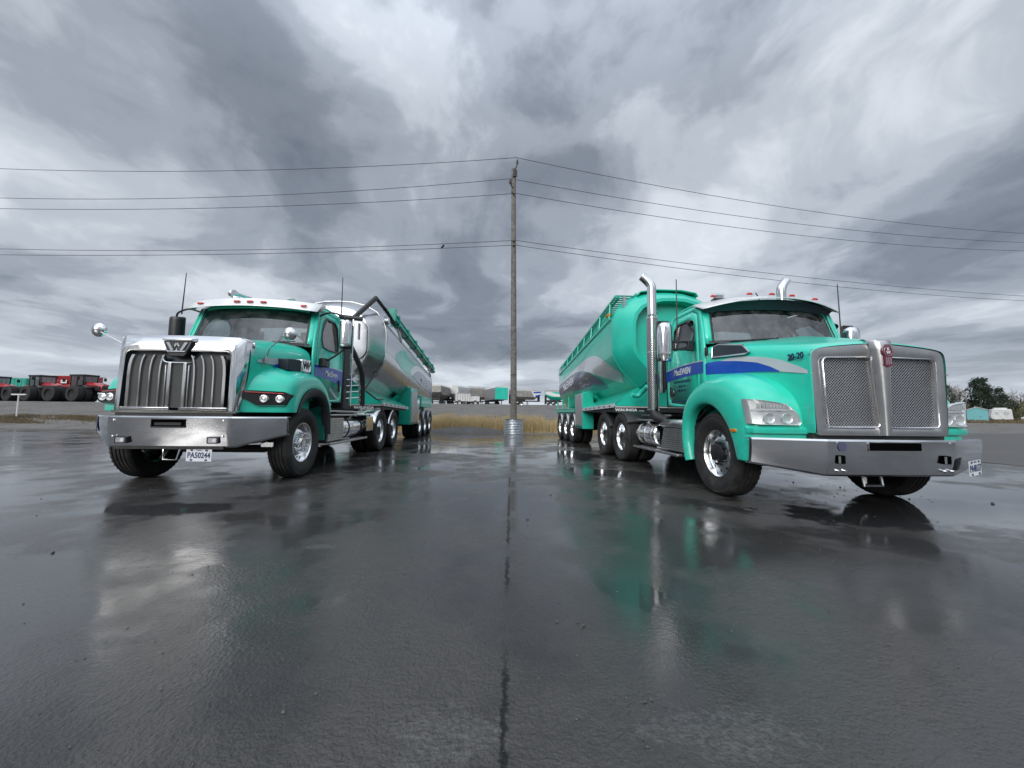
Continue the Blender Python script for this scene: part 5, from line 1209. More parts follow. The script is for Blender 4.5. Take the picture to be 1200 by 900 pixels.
# recessed pale panel on the tank nose
mb = MB(); mb.prism(rrect(-.86, .92, 2.30, 3.30, .28, 6), lambda p: (p[0], -.505, p[1]), lambda p: (p[0], -.485, p[1])); mb.build('nose_panel', 'grey_panel', r, smooth=0)
mb = MB(); P = rrect(-.86, .92, 2.30, 3.30, .28, 6); q = [(a, -.508, b_) for a, b_ in P]; mb.tube(q+[q[0]], .010, 6, False); mb.build('panel_rim', 'brushed', r, smooth=60)
mb = MB(); mb.tube([(.72, -.53, 3.20), (.72, -.53, 2.80)], .02, 8); mb.build('panel_handle', 'grey_panel', r)
# boom and hose at the nose
mb = MB(); mb.tube([(1.05, -.30, 3.93), (.74, -.98, 3.22)], .062, 8); mb.build('boom_arm', 'black_plastic', r, smooth=30)
mb = MB(); mb.tube([(1.05, -.28, 3.92), (1.15, .35, 3.75), (1.15, 1.2, 3.62)], .045, 8)
for k in range(6): mb.lathe([(0, .06), (.05, .06)], 10, (1.15, .2+.18*k, 3.76-.03*k), 'Y')
mb.build('boom_joint', 'chassis', r, smooth=40)
mb = MB(); mb.tube(curve_pts([(.72, -1.02, 3.15), (.70, -1.10, 2.9), (.72, -1.14, 2.62), (.84, -1.02, 2.30), (.94, -.86, 1.95), (.95, -.78, 1.60), (.95, -.75, 1.15)], 6), .062, 12); mb.build('delivery_hose', 'hose', r, smooth=60)
mb = MB(); mb.tube(curve_pts([(.98, -.70, 1.55), (1.06, -.55, 1.75), (1.12, -.40, 1.92)], 4), .02, 6); mb.tube([(1.0, -.65, 1.50), (1.1, -.1, 1.32), (1.15, .3, 1.33)], .02, 6); mb.lathe([(-.01, .05), (-.02, .07), (.02, .07), (.01, .05)], 16, (1.13, -.38, 1.95), 'Y'); mb.build('hose_fitting', 'black_plastic', r, smooth=50)
# folded auger along the top edge
ag = empty('auger', (0, 0, 0), r)
mb = MB(); zz = lambda y: -.085*(y-1.3)
A = [(.92, 3.80), (.94, 3.97), (1.02, 4.02), (1.12, 4.0), (1.16, 3.93), (1.08, 3.88), (1.17, 3.82), (1.20, 3.72), (1.10, 3.66), (.98, 3.68)]
mb.loft([[(x, y, z+zz(y)) for x, z in A] for y in (1.3, 9.4)]); mb.build('auger_tube', 'teal_trailer', ag, smooth=50)
for y in (1.6, 3.0, 4.4, 5.8, 7.2, 8.6): mb = MB(); mb.box(.93, 1.215, y, y+.05, 3.64+zz(y), 3.98+zz(y)); mb.build('auger_band', 'teal_dark', ag)
mb = MB(); mb.box(.95, 1.18, 1.2, 1.32, 3.70, 4.06); mb.build('auger_end', 'teal_dark', ag)
mb = MB()
for y in (2.0, 8.0): mb.loft([[(1.02, y-.12, 3.70+zz(y)), (1.02, y+.12, 3.70+zz(y)), (1.16, y+.02, 3.36-RAKE*y), (1.16, y-.02, 3.36-RAKE*y)], [(1.10, y-.12, 3.70+zz(y)), (1.10, y+.12, 3.70+zz(y)), (1.22, y+.02, 3.36-RAKE*y), (1.22, y-.02, 3.36-RAKE*y)]])
mb.build('auger_bracket', 'grey_panel', ag)
mb = MB(); mb.lathe([(0, 0), (0, .09), (.1, .10), (.12, 0)], 16, (1.19, .10, 3.42), 'X'); mb.tube([(1.2, .1, 3.4), (1.1, .35, 3.6)], .03, 6); mb.build('pivot_joint', 'galvanised', ag)
mb = MB(); mb.box(.98, 1.14, 9.4, 9.55, 3.02, 3.25); mb.build('auger_spout', 'teal_dark', ag)

TR = empty('tank_trailer', (4.05, 8.7, 0))
tag(TR, 'all teal feed tank trailer with slatted catwalk and silver swoosh, behind truck 20-20', 'tanker trailer', 'feed tank trailers coupled to the teal trucks')
tank_trailer(TR, 'teal_trailer', 'teal_trailer', (4.75, 5.95, 7.15), 7.0, 'right')
r = TR
for s in (-1, 1):
    zc = lambda y, z: z-RAKE*y
    band(r, 'tank_graphic', 'silver_band', s, tank_x, [(.15, zc(.15, 1.98)), (.6, zc(.6, 2.35)), (1.2, zc(1.2, 2.62)), (1.9, zc(1.9, 2.80)), (2.6, zc(2.6, 2.86)), (3.6, zc(3.6, 2.86)), (5, zc(5, 2.84)), (7, zc(7, 2.84))],
         [(.45, zc(.45, 1.80)), (1.1, zc(1.1, 2.02)), (1.7, zc(1.7, 2.22)), (2.3, zc(2.3, 2.42)), (3.0, zc(3.0, 2.58)), (3.8, zc(3.8, 2.70)), (5, zc(5, 2.74)), (7, zc(7, 2.76))], .006)
    band(r, 'tank_graphic', 'slate_band', s, tank_x, [(1.5, zc(1.5, 2.05)), (2.2, zc(2.2, 2.38)), (3.0, zc(3.0, 2.56)), (3.8, zc(3.8, 2.68)), (5, zc(5, 2.73)), (7, zc(7, 2.75))],
         [(1.5, zc(1.5, 1.84)), (2.2, zc(2.2, 1.86)), (3.0, zc(3.0, 2.0)), (3.8, zc(3.8, 2.12)), (5, zc(5, 2.26)), (7, zc(7, 2.36))], .009)
    o = side_text('MacEWEN', 'white_ink', r, s, 5.2, 2.50-RAKE*5.2, .36, .014, 1.25, sx=1.2, shear=.2, bold=.01)
    o.rotation_euler.rotate_axis('Z', -s*RAKE)
# side catwalk / auger rack along the top edge
ct = empty('catwalk', (0, 0, 0), r)
s = -1
mb = MB(); zt = lambda y: 3.74-.118*(y+.1); zl = lambda y: 3.30-.095*(y-.2)
for (x, dz) in ((1.20, 0), (.72, .06), (1.12, -.02)): mb.loft([[(s*x-.02, y, zt(y)+dz-.03), (s*x+.02, y, zt(y)+dz-.03), (s*x+.02, y, zt(y)+dz+.02), (s*x-.02, y, zt(y)+dz+.02)] for y in (-.10, 7.2)])
mb.loft([[(s*1.235-.015, y, zl(y)-.03), (s*1.235+.015, y, zl(y)-.03), (s*1.235+.015, y, zl(y)+.03), (s*1.235-.015, y, zl(y)+.03)] for y in (.25, 7.2)])
mb.build('rail', 'teal_trailer', ct)
for k in range(9): y = .30+k*.86; mb = MB(); mb.tube([(s*1.24, y, zl(y)), (s*1.20, y+.02, zt(y))], .022, 6); mb.build('post', 'teal_trailer', ct)
mb = MB()
for k in range(60): y = -.08+k*.121; mb.box(*sorted((s*.72, s*1.20)), y, y+.045, zt(y)+.005, zt(y)+.03)
mb.build('tread_slat', 'teal_dark', ct)
mb = MB(); mb.loft([[(s*1.16, y, zl(y)+.02), (s*1.15, y, zt(y)-.04)] for y in (.30, 7.2)], False); mb.build('kick_panel', 'teal_dark', ct, solid=.01)
mb = MB(); mb.box(s*1.02-.03, s*1.02+.03, -.16, -.12, 3.25, 3.72); mb.build('front_strut', 'grey_panel', ct)
mb = MB(); mb.tube([(s*1.22, 7.1, 2.86), (s*1.22, 7.12, 2.35)], .02, 6); mb.tube([(s*1.05, 7.1, 2.86), (s*1.05, 7.12, 2.35)], .02, 6); mb.build('ladder', 'galvanised', ct)
mb = MB(); mb.tube([(s*1.22, .35, 3.38), (s*1.27, .35, 3.42)], .07, 10); mb.build('pivot_joint', 'amber', ct)
mb = MB(); mb.tube(curve_pts([(-.50, -.74, 3.2), (-.66, -.78, 3.15), (-.68, -.80, 2.9), (-.67, -.80, 2.70)], 5), .02, 8); mb.build('latch_arm', 'teal_dark', r, smooth=60)
mb = MB(); mb.tube(curve_pts([(-.92, -.30, 1.45), (-.80, -.30, 1.42), (-.72, -.35, 1.50), (-.66, -.5, 1.62)], 5), .055, 10); mb.build('outlet_pipe', 'teal_trailer', r, smooth=60)
mb = MB(); mb.tube([(-.62, -1.10, 1.45), (-.62, -1.10, 2.65)], .03, 8); mb.build('rail_post', 'galvanised', r, smooth=60)
mb = MB(); mb.tube([(-.57, -1.06, 1.45), (-.57, -1.06, 2.55)], .055, 8); mb.build('delivery_hose', 'hose', r, smooth=60)
mb = MB(); mb.loft([[(x, y, z) for x, z in ((-.72, 3.76), (-.66, 3.84), (-.3, 3.90), (.3, 3.90), (.66, 3.84), (.72, 3.76))] for y in (-.20, .10)], False); mb.build('roof_lip', 'teal_trailer', r, smooth=0, solid=.02)
# ================================================================== BACKGROUND
def big_wheel(parent, loc, r, w, rimmat='red_paint'):
    wl = empty('wheel', loc, parent)
    mb = MB(); prof = [(-w/2, r*.55), (-w/2, r*.9), (-w*.42, r), (w*.42, r), (w/2, r*.9), (w/2, r*.55), (w*.3, r*.5)]; n = 48
    rings = []
    for k in range(n):
        a = 2*pi*k/n; rr = 1 if k % 2 else .955
        rings.append([(t, q*(rr if q > r*.93 else 1)*cos(a), q*(rr if q > r*.93 else 1)*sin(a)) for t, q in prof])
    rings.append(rings[0]); mb.loft(rings, False); mb.build('tyre', 'rubber', wl, smooth=30)
    mb = MB()
    for s in (-1, 1): mb.lathe([(s*w*.40, r*.56), (s*w*.30, r*.50), (s*w*.22, r*.2), (s*w*.26, 0)], 20)
    mb.build('rim', rimmat, wl); return wl
def farm_tractor(x, y, rz, label, sc=1.0, flip=False):
    t = empty('farm_tractor', (x, y, height(x, y)), None, rz); t.scale = (sc, sc, sc)
    tag(t, label, 'tractor', 'red articulated farm tractors in the far lot')
    # local: +y forward
    mb = MB(); mb.loft([[(-.62, 1.0, 1.35), (-.66, 1.0, 2.25), (-.4, 1.0, 2.55), (.4, 1.0, 2.55), (.66, 1.0, 2.25), (.62, 1.0, 1.35)], [(-.60, 2.4, 1.35), (-.62, 2.4, 2.2), (-.36, 2.4, 2.42), (.36, 2.4, 2.42), (.62, 2.4, 2.2), (.60, 2.4, 1.35)],
                        [(-.56, 3.4, 1.4), (-.56, 3.4, 1.95), (-.32, 3.4, 2.18), (.32, 3.4, 2.18), (.56, 3.4, 1.95), (.56, 3.4, 1.4)]]); mb.build('hood', 'red_paint', t, bevel=.05, smooth=30)
    mb = MB(); mb.box(-.50, .50, 3.38, 3.50, 1.35, 2.0); mb.box(-.64, -.60, 1.3, 3.2, 1.4, 2.0); mb.box(.60, .64, 1.3, 3.2, 1.4, 2.0); mb.build('radiator_grille', 'black_plastic', t)
    mb = MB(); mb.box(-.45, .45, 3.46, 3.53, 1.86, 1.98); mb.build('headlight', 'lens', t)
    mb = MB(); mb.box(-.9, .9, 3.3, 3.7, .98, 1.16); mb.build('front_weight', 'trailer_white', t, bevel=.03)
    mb = MB(); mb.box(-.45, .45, -3.2, 3.3, .85, 1.35); mb.box(-.7, .7, -1.2, 1.0, 1.2, 1.5); mb.box(-1.2, 1.2, 1.5, 1.8, .8, 1.0); mb.box(-1.2, 1.2, -1.9, -1.6, .8, 1.0); mb.build('chassis', 'chassis', t)
    cb = empty('cab', (0, 0, 0), t)
    mb = MB(); mb.box(-.80, .80, -1.0, .95, 1.5, 2.1); mb.box(-.88, .88, -1.1, 1.05, 3.28, 3.48)
    for a in (-.78, .78):
        for b_ in (-.95, .0, .90): mb.box(a-.05, a+.05, b_-.05, b_+.05, 2.1, 3.3)
    mb.build('cab_frame', 'black_plastic', cb, bevel=.03)
    mb = MB(); mb.box(-.77, .77, -.93, .88, 2.1, 3.28); mb.build('cab_glass', 'side_glass', cb)
    mb = MB(); mb.box(-.3, .3, -.6, -.1, 2.0, 2.8); mb.build('seat', 'seat_cloth', cb)
    mb = MB(); mb.loft([[(-.66, y_, z0), (-.66, y_, z1), (.66, y_, z1), (.66, y_, z0)] for y_, z0, z1 in ((-1.2, 1.35, 2.2), (-2.4, 1.35, 2.1), (-3.1, 1.35, 1.7))]); mb.build('rear_body', 'red_paint', t, bevel=.05)
    mb = MB(); mb.tube([(.7, 1.0, 2.3), (.7, 1.0, 3.2), (.7, .9, 3.35)], .07, 10); mb.build('exhaust_pipe', 'black_plastic', t)
    mb = MB()
    for s in (-1, 1): mb.tube([(s*.8, .9, 3.2), (s*1.45, 1.1, 3.3), (s*1.45, 1.1, 3.0)], .03, 6); mb.box(s*1.45-.14, s*1.45+.14, 1.06, 1.14, 2.75, 3.15)
    mb.build('mirror', 'black_plastic', t)
    for s in (-1, 1):
        for yy in (1.65, -1.75):
            big_wheel(t, (s*1.20, yy, .98), .98, .72, 'black_plastic'); big_wheel(t, (s*2.02, yy, .98), .98, .72, 'black_plastic')
        mb = MB(); mb.loft([[(s*.75, 1.65-1.12*cos(a), .98+1.12*sin(a)), (s*1.6, 1.65-1.12*cos(a), .98+1.12*sin(a))] for a in [R(40+100*k/8) for k in range(9)]], False); mb.build('mudguard', 'black_plastic', t, smooth=60, solid=.04)
    return t
farm_tractor(-56.4, 47.0, R(-108), 'red farm tractor at the far left, cut by the picture edge', .83)
farm_tractor(-49.0, 44.7, R(-106), 'middle red farm tractor with black cab, behind the white T post', .83)
farm_tractor(-43.3, 43.3, R(-100), 'red farm tractor nearest the truck with the barred grille', .83)
# red grain wagon between the tractors and the teal container behind
def red_wagon():
    x, y = -51.3, 49.8; t = empty('grain_cart', (x, y, height(x, y))); t.scale = (.75, 1, 1); tag(t, 'dark red grain cart standing behind the gap between two red tractors', 'grain cart')
    mb = MB(); mb.loft([[(-2.8, -1.3, 2.1), (-1.6, -.8, .9), (1.6, -.8, .9), (3.2, -1.3, 2.1), (3.2, -1.3, 3.2), (-2.8, -1.3, 3.2)], [(-2.8, 1.3, 2.1), (-1.6, .8, .9), (1.6, .8, .9), (3.2, 1.3, 2.1), (3.2, 1.3, 3.2), (-2.8, 1.3, 3.2)]]); mb.build('hopper', 'red_paint', t, bevel=.03)
    mb = MB(); mb.box(.2, 1.1, -1.34, -1.31, 2.3, 2.7); mb.build('decal', 'white_plastic', t)
    mb = MB(); mb.box(-2.2, 2.2, -.9, .9, .75, .95); mb.build('frame', 'chassis', t)
    for s in (-1, 1):
        w = big_wheel(t, (s*.9, -1.1, .75), .75, .5); w.rotation_euler.z = R(90)
        w = big_wheel(t, (s*.9, 1.1, .75), .75, .5); w.rotation_euler.z = R(90)
red_wagon()
x, y = -73.5, 64; t = empty('storage_container', (x, y, height(x, y))); tag(t, 'teal box container standing behind the left red tractors', 'container')
mb = MB(); mb.box(-1.6, 2.2, -1.2, 1.2, 1.6, 3.9); mb.build('container_body', 'teal_dark', t, bevel=.05)
mb = MB()
for k in range(8): mb.box(-1.5+.5*k, -1.44+.5*k, -1.23, -1.2, 1.7, 3.8)
mb.build('rib', 'teal_dark', t)
mb = MB(); mb.box(-1.8, 2.2, -1.1, 1.1, .0, 1.6); mb.build('undercarriage', 'chassis', t)
# white T shaped post
x, y = -29.4, 25.6; t = empty('marker_post', (x, y, height(x, y)-.05)); tag(t, 'thin white T shaped marker post standing in the gravel before the red tractors', 'post')
mb = MB(); mb.tube([(0, 0, 0), (0, 0, 1.42)], .035, 10); mb.build('post_shaft', 'white_plastic', t)
mb = MB(); mb.box(-.42, .42, -.04, .04, 1.42, 1.50); mb.build('crossbar', 'white_plastic', t, bevel=.01)
mb = MB(); mb.box(-.30, .30, -.20, .20, .0, .10); mb.build('foot', 'chassis', t)

def small_wheel(parent, loc, r=.5, w=.28, axis='X'):
    mb = MB(); mb.lathe([(-w/2, r*.6), (-w/2, r*.94), (-w*.4, r), (w*.4, r), (w/2, r*.94), (w/2, r*.6)], 24, loc, axis); wl = mb.build('wheel', 'rubber', parent, smooth=40)
    mb = MB(); mb.lathe([(-w*.4, r*.6), (-w*.25, r*.2), (-w*.3, 0)], 16, loc, axis); mb.lathe([(w*.4, r*.6), (w*.25, r*.2), (w*.3, 0)], 16, loc, axis); mb.build('rim', 'alu_wheel', wl)
def grain_trailer(x, y, rz, L, body, label, cat='trailer', tarp='tarp', hoppers=True, Wd=2.5, Ht=3.7, nose=None, legs=True, zoff=0):
    """hopper-bottom grain trailer, long axis local x"""
    t = empty('grain_trailer', (x, y, height(x, y)+zoff), None, rz); tag(t, label, cat, 'grain trailers parked on the far rise')
    w = Wd/2; zb = 1.55
    mb = MB()
    if hoppers:
        sec = lambda xx: [(xx, -w, Ht-.55), (xx, -w, 2.0), (xx, -w*.55, zb-.1), (xx, w*.55, zb-.1), (xx, w, 2.0), (xx, w, Ht-.55)]
        e0 = [(-L/2, -w, Ht-.55), (-L/2, -w, 2.5), (-L/2, -w*.9, 2.4), (-L/2, w*.9, 2.4), (-L/2, w, 2.5), (-L/2, w, Ht-.55)]
        e1 = [(-a, b_, c) for a, b_, c in e0]
        mb.loft([e0, sec(-L/2+1.2), sec(L/2-1.2), e1], True)
    else: mb.box(-L/2, L/2, -w, w, 1.25, Ht-.5)
    bd = mb.build('body', body, t, smooth=20)
    mb = MB(); nr = int(L/.8)
    for k in range(nr+1): xx = -L/2+.1+k*(L-.2)/nr; mb.box(xx-.03, xx+.03, -w-.04, -w, 2.5 if hoppers else 1.3, Ht-.55); mb.box(xx-.03, xx+.03, w, w+.04, 2.5 if hoppers else 1.3, Ht-.55)
    mb.build('rib', body, t, smooth=0)
    mb = MB(); mb.loft([[(xx, w*cos(a), Ht-.55+.5*sin(a)*sc_) for a in [pi*k/10 for k in range(11)]] for xx, sc_ in ((-L/2, .75), (-L/2+.4, 1), (L/2-.4, 1), (L/2, .75))], False); mb.add([( -L/2, w*cos(pi*k/10), Ht-.55+.375*sin(pi*k/10)) for k in range(11)], [tuple(range(11))]); mb.add([( L/2, w*cos(pi*k/10), Ht-.55+.375*sin(pi*k/10)) for k in range(11)], [tuple(range(11))])
    mb.build('tarp', tarp, t, smooth=60)
    mb = MB(); mb.box(-L/2+.2, L/2, -.55, -.4, 1.05, 1.25); mb.box(-L/2+.2, L/2, .4, .55, 1.05, 1.25); mb.box(-L/2, -L/2+.15, -w, w, .55, .7); mb.box(-L/2, -L/2+.3, -w*.9, -w*.8, .6, 2.5); mb.box(-L/2, -L/2+.3, w*.8, w*.9, .6, 2.5); mb.box(L/2-.3, L/2-.1, -w*.8, w*.8, 1.2, 2.5)
    mb.box(-L/2+.3, -L/2+3.2, -w*.8, w*.8, 1.0, 1.4)
    mb.build('frame', 'chassis', t)
    if nose: mb = MB(); mb.box(L/2-.02, L/2+.05, -w*.98, w*.98, nose[1], Ht-.5); mb.build('nose_panel', nose[0], t)
    for k in range(2):
        for s in (-1, 1): small_wheel(t, (-L/2+1.0+1.25*k, s*(w-.2), .5), .5, .5, 'Y')
    if legs: mb = MB(); mb.box(L/2-2.6, L/2-2.45, -.8, -.65, 0, 1.1); mb.box(L/2-2.6, L/2-2.45, .65, .8, 0, 1.1); mb.build('landing_leg', 'galvanised', t)
    return t
grain_trailer(-9.9, 74.6, R(82), 8, 'trailer_grey', 'pale grey hopper trailer seen end-on, right beside the silver tank trailer', tarp='trailer_white', Ht=4.1, Wd=2.6, zoff=-.1)
grain_trailer(-6.6, 80.5, R(70), 7, 'trailer_white', 'white round-topped hopper trailer behind the low flat wagon', tarp='trailer_white', Ht=4.3, Wd=2.6)
grain_trailer(-2.6, 84.3, R(18), 6.2, 'trailer_grey', 'grey hopper trailer with arched tarp, next to the teal-ended box trailer', tarp='tarp', Ht=4.4)
grain_trailer(.9, 79.5, R(-76), 9, 'grey_panel', 'box trailer with a flat teal front wall, left of the wooden pole', tarp='trailer_white', hoppers=False, Wd=2.6, Ht=4.1, nose=('teal_trailer', 1.3))
g4 = grain_trailer(6.9, 79.7, R(3), 6.3, 'trailer_grey', 'grey hopper trailer with blue and white nose, right behind the wooden pole', tarp='tarp', Ht=3.75)
mb = MB(); mb.loft([[(1.9, -1.30, 1.9), (1.2, -1.30, 3.15)], [(3.15, -1.30, 2.3), (3.25, -1.30, 3.20)]], False); mb.build('nose_panel', 'white_plastic', g4, smooth=0, solid=.02)
mb = MB(); mb.loft([[(1.9, -1.34, 2.75), (1.5, -1.34, 3.0)], [(3.2, -1.34, 2.85), (3.24, -1.34, 3.15)]], False); mb.loft([[(2.1, -1.34, 1.95), (2.0, -1.34, 2.3)], [(3.1, -1.34, 2.3), (3.15, -1.34, 2.55)]], False); mb.build('nose_stripe', 'blue_band', g4, smooth=0, solid=.02)
g5 = grain_trailer(14.4, 79.4, R(-4), 6.5, 'teal_trailer', 'small teal hopper trailer with pale swoosh, beside the rear of the all teal tank', tarp='trailer_grey', Ht=3.6)
mb = MB(); mb.loft([[(-3.2, -1.31, 2.6), (-3.2, -1.31, 3.1)], [(-2.2, -1.31, 2.3), (-2.2, -1.31, 3.1)], [(-1.4, -1.31, 2.1), (-1.3, -1.31, 2.7)], [(2.6, -1.31, 2.1), (3.0, -1.31, 2.5)]], False); mb.build('swoosh', 'white_plastic', g5, smooth=0, solid=.02)
# low flat wagon
x, y = -3.9, 62.3; t = empty('flat_wagon', (x, y, height(x, y)-.15), None, R(4)); tag(t, 'low pale flat wagon with short side boards in front of the grain trailers', 'wagon')
mb = MB(); mb.box(-1.9, .6, -1.0, 1.0, .55, 1.75); mb.box(.6, 2.0, -1.0, 1.0, .55, 1.35); mb.build('bed', 'trailer_white', t, bevel=.03)
mb = MB()
for k in range(7): mb.box(-1.85+.38*k, -1.80+.38*k, -1.04, -1.0, .55, 1.75)
mb.box(-2.0, 2.6, -.1, .1, .42, .55); mb.build('frame', 'trailer_grey', t)
for xx in (-1.2, 1.3):
    for s in (-1, 1): small_wheel(t, (xx, s*.95, .36), .36, .22, 'Y')

# ---- trees on the right
def evergreen(x, y, H, rad, n, label, rd=0):
    rng = random.Random(int(x*10)+rd); t = empty('evergreen_tree', (x, y, height(x, y)-.1)); tag(t, label, 'tree', 'dark evergreens behind the yard')
    mb = MB(); mb.tube([(0, 0, 0), (.05, 0, H*.5), (0, 0, H*.93)], [.2, .12, .03], 8); mb.build('trunk', 'bark', t)
    mb = MB(); tufts_ = []
    for k in range(42):
        f = rng.random()**1.15; z = H*(.08+.88*f); rr = rad*(1-f)**.62*(.62+.5*rng.random()); a = rng.random()*2*pi; tufts_.append((rr*cos(a), rr*sin(a), z, rad*(.20+.22*(1-f))*rng.uniform(.7, 1.25)))
    for i in range(n):
        cx, cy, cz, cr = rng.choice(tufts_) if rng.random() < .85 else (0, 0, H*(.1+.8*rng.random()), rad*.3)
        v_ = Vector((rng.gauss(0, 1), rng.gauss(0, 1), rng.gauss(0, .6))).normalized()*cr*(.55+.5*rng.random())
        p = Vector((cx, cy, cz))+v_; q = rng.uniform(.10, .24); ax = Vector((rng.gauss(0, 1), rng.gauss(0, 1), rng.gauss(0, .5))).normalized(); bx_ = ax.cross(Vector((rng.gauss(0, 1), rng.gauss(0, 1), rng.gauss(0, 1)))).normalized()
        mb.add([p-ax*q, p+bx_*q*.4, p+ax*q-Vector((0, 0, q*.5)), p-bx_*q*.4], [(0, 1, 2, 3)])
    mb.build('crown', 'needles', t, smooth=0, merge=False); return t
def bare_tree(x, y, H, label, spread=1.0, mt='twig', depth=6):
    rng = random.Random(int(x*7)); t = empty('bare_tree', (x, y, height(x, y)-.1)); tag(t, label, 'tree', 'bare trees behind the yard')
    tr = MB(); br = MB()
    def grow(p, d_, L, r_, k):
        q = p+d_*L; m_ = (p+q)/2+Vector((rng.gauss(0, .05), rng.gauss(0, .05), 0))*L
        (tr if k < 1 else br).tube([p, m_, q], [r_, r_*.86, r_*.7], 6 if k < 2 else 4, False)
        if k >= depth: return
        for i in range(3 if k < 4 else 2):
            nd = (d_+Vector((rng.gauss(0, .5), rng.gauss(0, .5), rng.uniform(-.05, .35)))*spread).normalized()
            grow(q if i else m_.lerp(q, .7), nd, L*rng.uniform(.62, .85), max(r_*.62, .014), k+1)
    grow(Vector((0, 0, 0)), Vector((0, 0, 1)), H*.24, H*.018, 0)
    tr.build('trunk', 'bark', t, merge=False); br.build('branches', mt, t, merge=False, smooth=0); return t
evergreen(98.9, 78.6, 8.2, 2.6, 3200, 'dark evergreen just right of the mesh grille, partly hidden by the teal hood')
evergreen(101.6, 74.7, 9.6, 3.3, 5200, 'tallest dark evergreen above the pale blue shed', 1)
evergreen(104.8, 76.5, 8.6, 2.8, 4200, 'dark evergreen leaning into the tallest one from its right')
evergreen(111.1, 78.2, 7.4, 3.0, 4000, 'broad lower evergreen above the white camper')
evergreen(96.5, 80.0, 6.4, 2.2, 2200, 'low evergreen showing only between grille edge and tallest tree')
bare_tree(108.0, 86.0, 10.4, 'pale bare tree rising behind the evergreens near the mesh grille', 1.1)
bare_tree(113.5, 88.0, 10.8, 'second pale bare tree, between the grille and the tallest evergreen', 1.1)
bare_tree(121.0, 83.7, 10.5, 'wide bare tree to the right of the tallest evergreen', 1.3, 'bark')
bare_tree(128.5, 86.0, 11.5, 'bare tree at the right edge of the picture', 1.3, 'bark')
# brush between the trees
mb = MB(); rng = random.Random(5)
for i in range(16000):
    u = rng.random(); x = lerp(92, 142, u); y = 82-.08*(x-92)+rng.uniform(-3, 4); hh = 3.6+1.6*sin(x*.35)+.9*sin(x*1.3)
    z = height(x, y)+rng.random()**.8*hh; q = rng.uniform(.08, .30)
    ax = Vector((rng.gauss(0, .5), rng.gauss(0, .5), 1)).normalized(); bx_ = ax.cross(Vector((rng.gauss(0, 1), rng.gauss(0, 1), 0))).normalized(); p = Vector((x, y, z))
    mb.add([p-ax*q, p+bx_*q*.22, p+ax*q, p-bx_*q*.22], [(0, 1, 2, 3)])
tag(mb.build('brush', 'bush', smooth=0, merge=False), kind='stuff')
# far wooded band closing the horizon on the right
mb = MB()
for i in range(9000):
    x = rng.uniform(120, 330); y = 120+rng.uniform(-8, 8)-.1*(x-120); z = .5+rng.random()**.9*(5.5+1.5*sin(x*.11)+sin(x*.4)); q = rng.uniform(.3, .8); a = rng.random()*pi
    mb.add([(x-q*cos(a), y-q*sin(a), z), (x, y, z-q*.6), (x+q*cos(a), y+q*sin(a), z), (x, y, z+q*.8)], [(0, 1, 2, 3)])
for i in range(9000):      # unseen ring of woods behind the camera, added to darken chrome reflections
    a = rng.uniform(-2.6, 2.6)-pi/2; rr = 85+rng.uniform(-6, 6)+8*sin(a*3); x, y = rr*cos(a), rr*sin(a)
    if y > 5 or (x > 60 and y > -10): continue
    z = rng.random()**.9*(6+2.2*sin(a*9)+1.5*sin(a*23)); q = rng.uniform(.3, .9); b_ = rng.random()*pi
    mb.add([(x-q*cos(b_), y-q*sin(b_), z), (x, y, z-q*.6), (x+q*cos(b_), y+q*sin(b_), z), (x, y, z+q*.8)], [(0, 1, 2, 3)])
tag(mb.build('far_and_unseen_woods', 'bush', smooth=0, merge=False), kind='stuff')
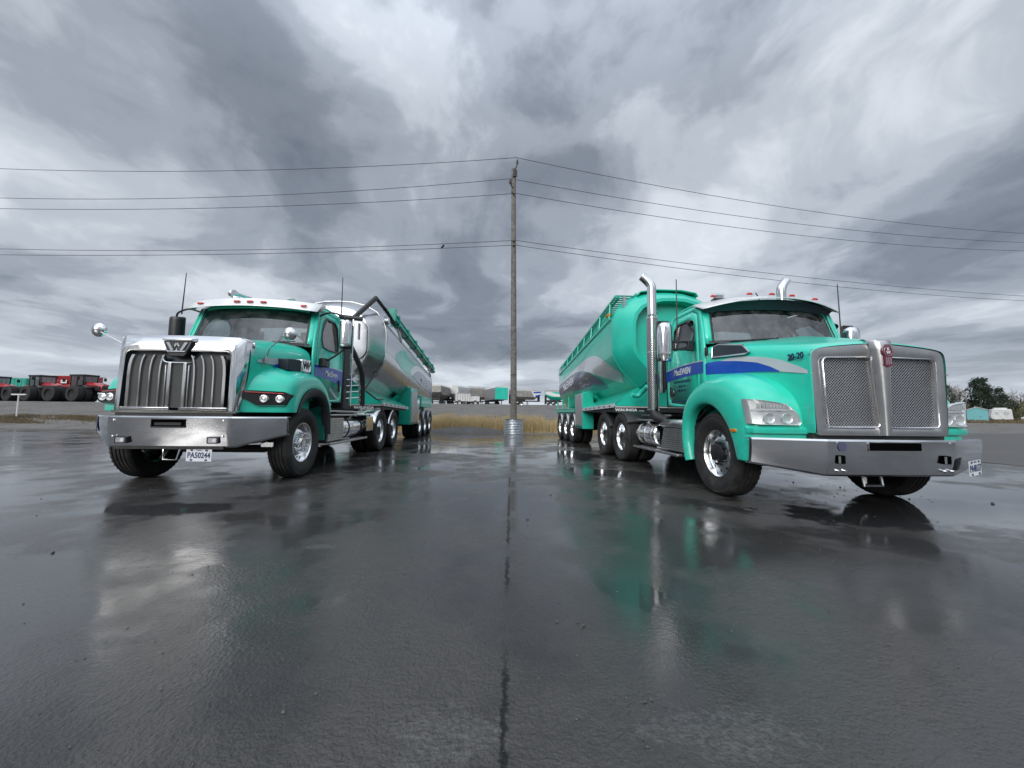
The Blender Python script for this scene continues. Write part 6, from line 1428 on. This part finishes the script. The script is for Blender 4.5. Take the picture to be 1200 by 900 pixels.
# shed, camper, car
x, y = 75.8, 56.3; t = empty('shed', (x, y, height(x, y)-.12), None, R(-50)); t.scale = (.72, .8, 1); tag(t, 'small pale blue shed with a low gable roof in front of the evergreens', 'shed')
mb = MB(); mb.prism([(-1.45, 0), (1.45, 0), (1.45, 1.95), (0, 2.35), (-1.45, 1.95)], lambda p: (p[0], -1.4, p[1]), lambda p: (p[0], 1.4, p[1])); mb.build('wall', 'shed_blue', t, smooth=0)
mb = MB()
for s in (-1, 1): mb.loft([[(0, -1.52, 2.44), (s*1.58, -1.52, 1.98), (s*1.58, -1.52, 1.92), (0, -1.52, 2.36)], [(0, 1.52, 2.44), (s*1.58, 1.52, 1.98), (s*1.58, 1.52, 1.92), (0, 1.52, 2.36)]])
mb.build('roof', 'trailer_white', t, smooth=0)
mb = MB(); mb.box(-.55, .55, -1.43, -1.40, .05, 1.75); d_ = mb.build('door', 'shed_blue', t)
mb = MB(); mb.box(.38, .44, -1.46, -1.43, .85, 1.0); mb.build('handle', 'black_plastic', d_)
x, y = 82.3, 58.1; t = empty('camper', (x, y, height(x, y)-.1), None, R(-42)); t.scale = (.62, .8, .98); tag(t, 'white camper trailer with rounded corners standing right of the pale blue shed', 'camper')
mb = MB(); pr = [(-1.75, .55), (-1.95, 1.0), (-1.6, 2.05), (-1.35, 2.15), (1.5, 2.15), (1.7, 2.0), (1.85, .45), (-1.2, .40)]
mb.prism(pr, lambda p: (p[0], -1.0, p[1]), lambda p: (p[0], 1.0, p[1])); mb.build('body', 'trailer_white', t, bevel=.1, seg=3)
mb = MB(); mb.box(-1.1, 1.1, -.5, .5, 2.15, 2.38); mb.build('roof_unit', 'trailer_white', t, bevel=.04)
mb = MB(); mb.box(-1.2, -.6, -1.02, -1.0, 1.25, 1.7); mb.box(.3, 1.2, -1.02, -1.0, 1.25, 1.7); mb.build('window', 'grey_panel', t, bevel=.003)
for s in (-1, 1): small_wheel(t, (.1, s*.9, .3), .3, .2, 'Y')
mb = MB(); mb.tube([(-1.7, 0, .5), (-2.7, 0, .45)], .04, 6); mb.build('tow_bar', 'galvanised', t)
x, y = 112.3, 74.0; t = empty('parked_car', (x, y, height(x, y)), None, R(10)); tag(t, 'white parked car at the far right edge before the brush', 'car')
mb = MB(); pr = [(-2.2, .35), (-2.25, .8), (-1.3, .92), (-.7, 1.38), (.9, 1.40), (1.6, .95), (2.2, .85), (2.25, .35)]
mb.prism(pr, lambda p: (p[0], -.85, p[1]), lambda p: (p[0], .85, p[1])); mb.build('body', 'white_plastic', t, bevel=.08, seg=3)
mb = MB(); mb.prism([(-1.15, .95), (-.66, 1.32), (.85, 1.33), (1.4, .97)], lambda p: (p[0], -.87, p[1]), lambda p: (p[0], .87, p[1])); mb.build('window', 'black_ink', t)
for xx in (-1.35, 1.4):
    for s in (-1, 1): small_wheel(t, (xx, s*.8, .32), .32, .2, 'Y')
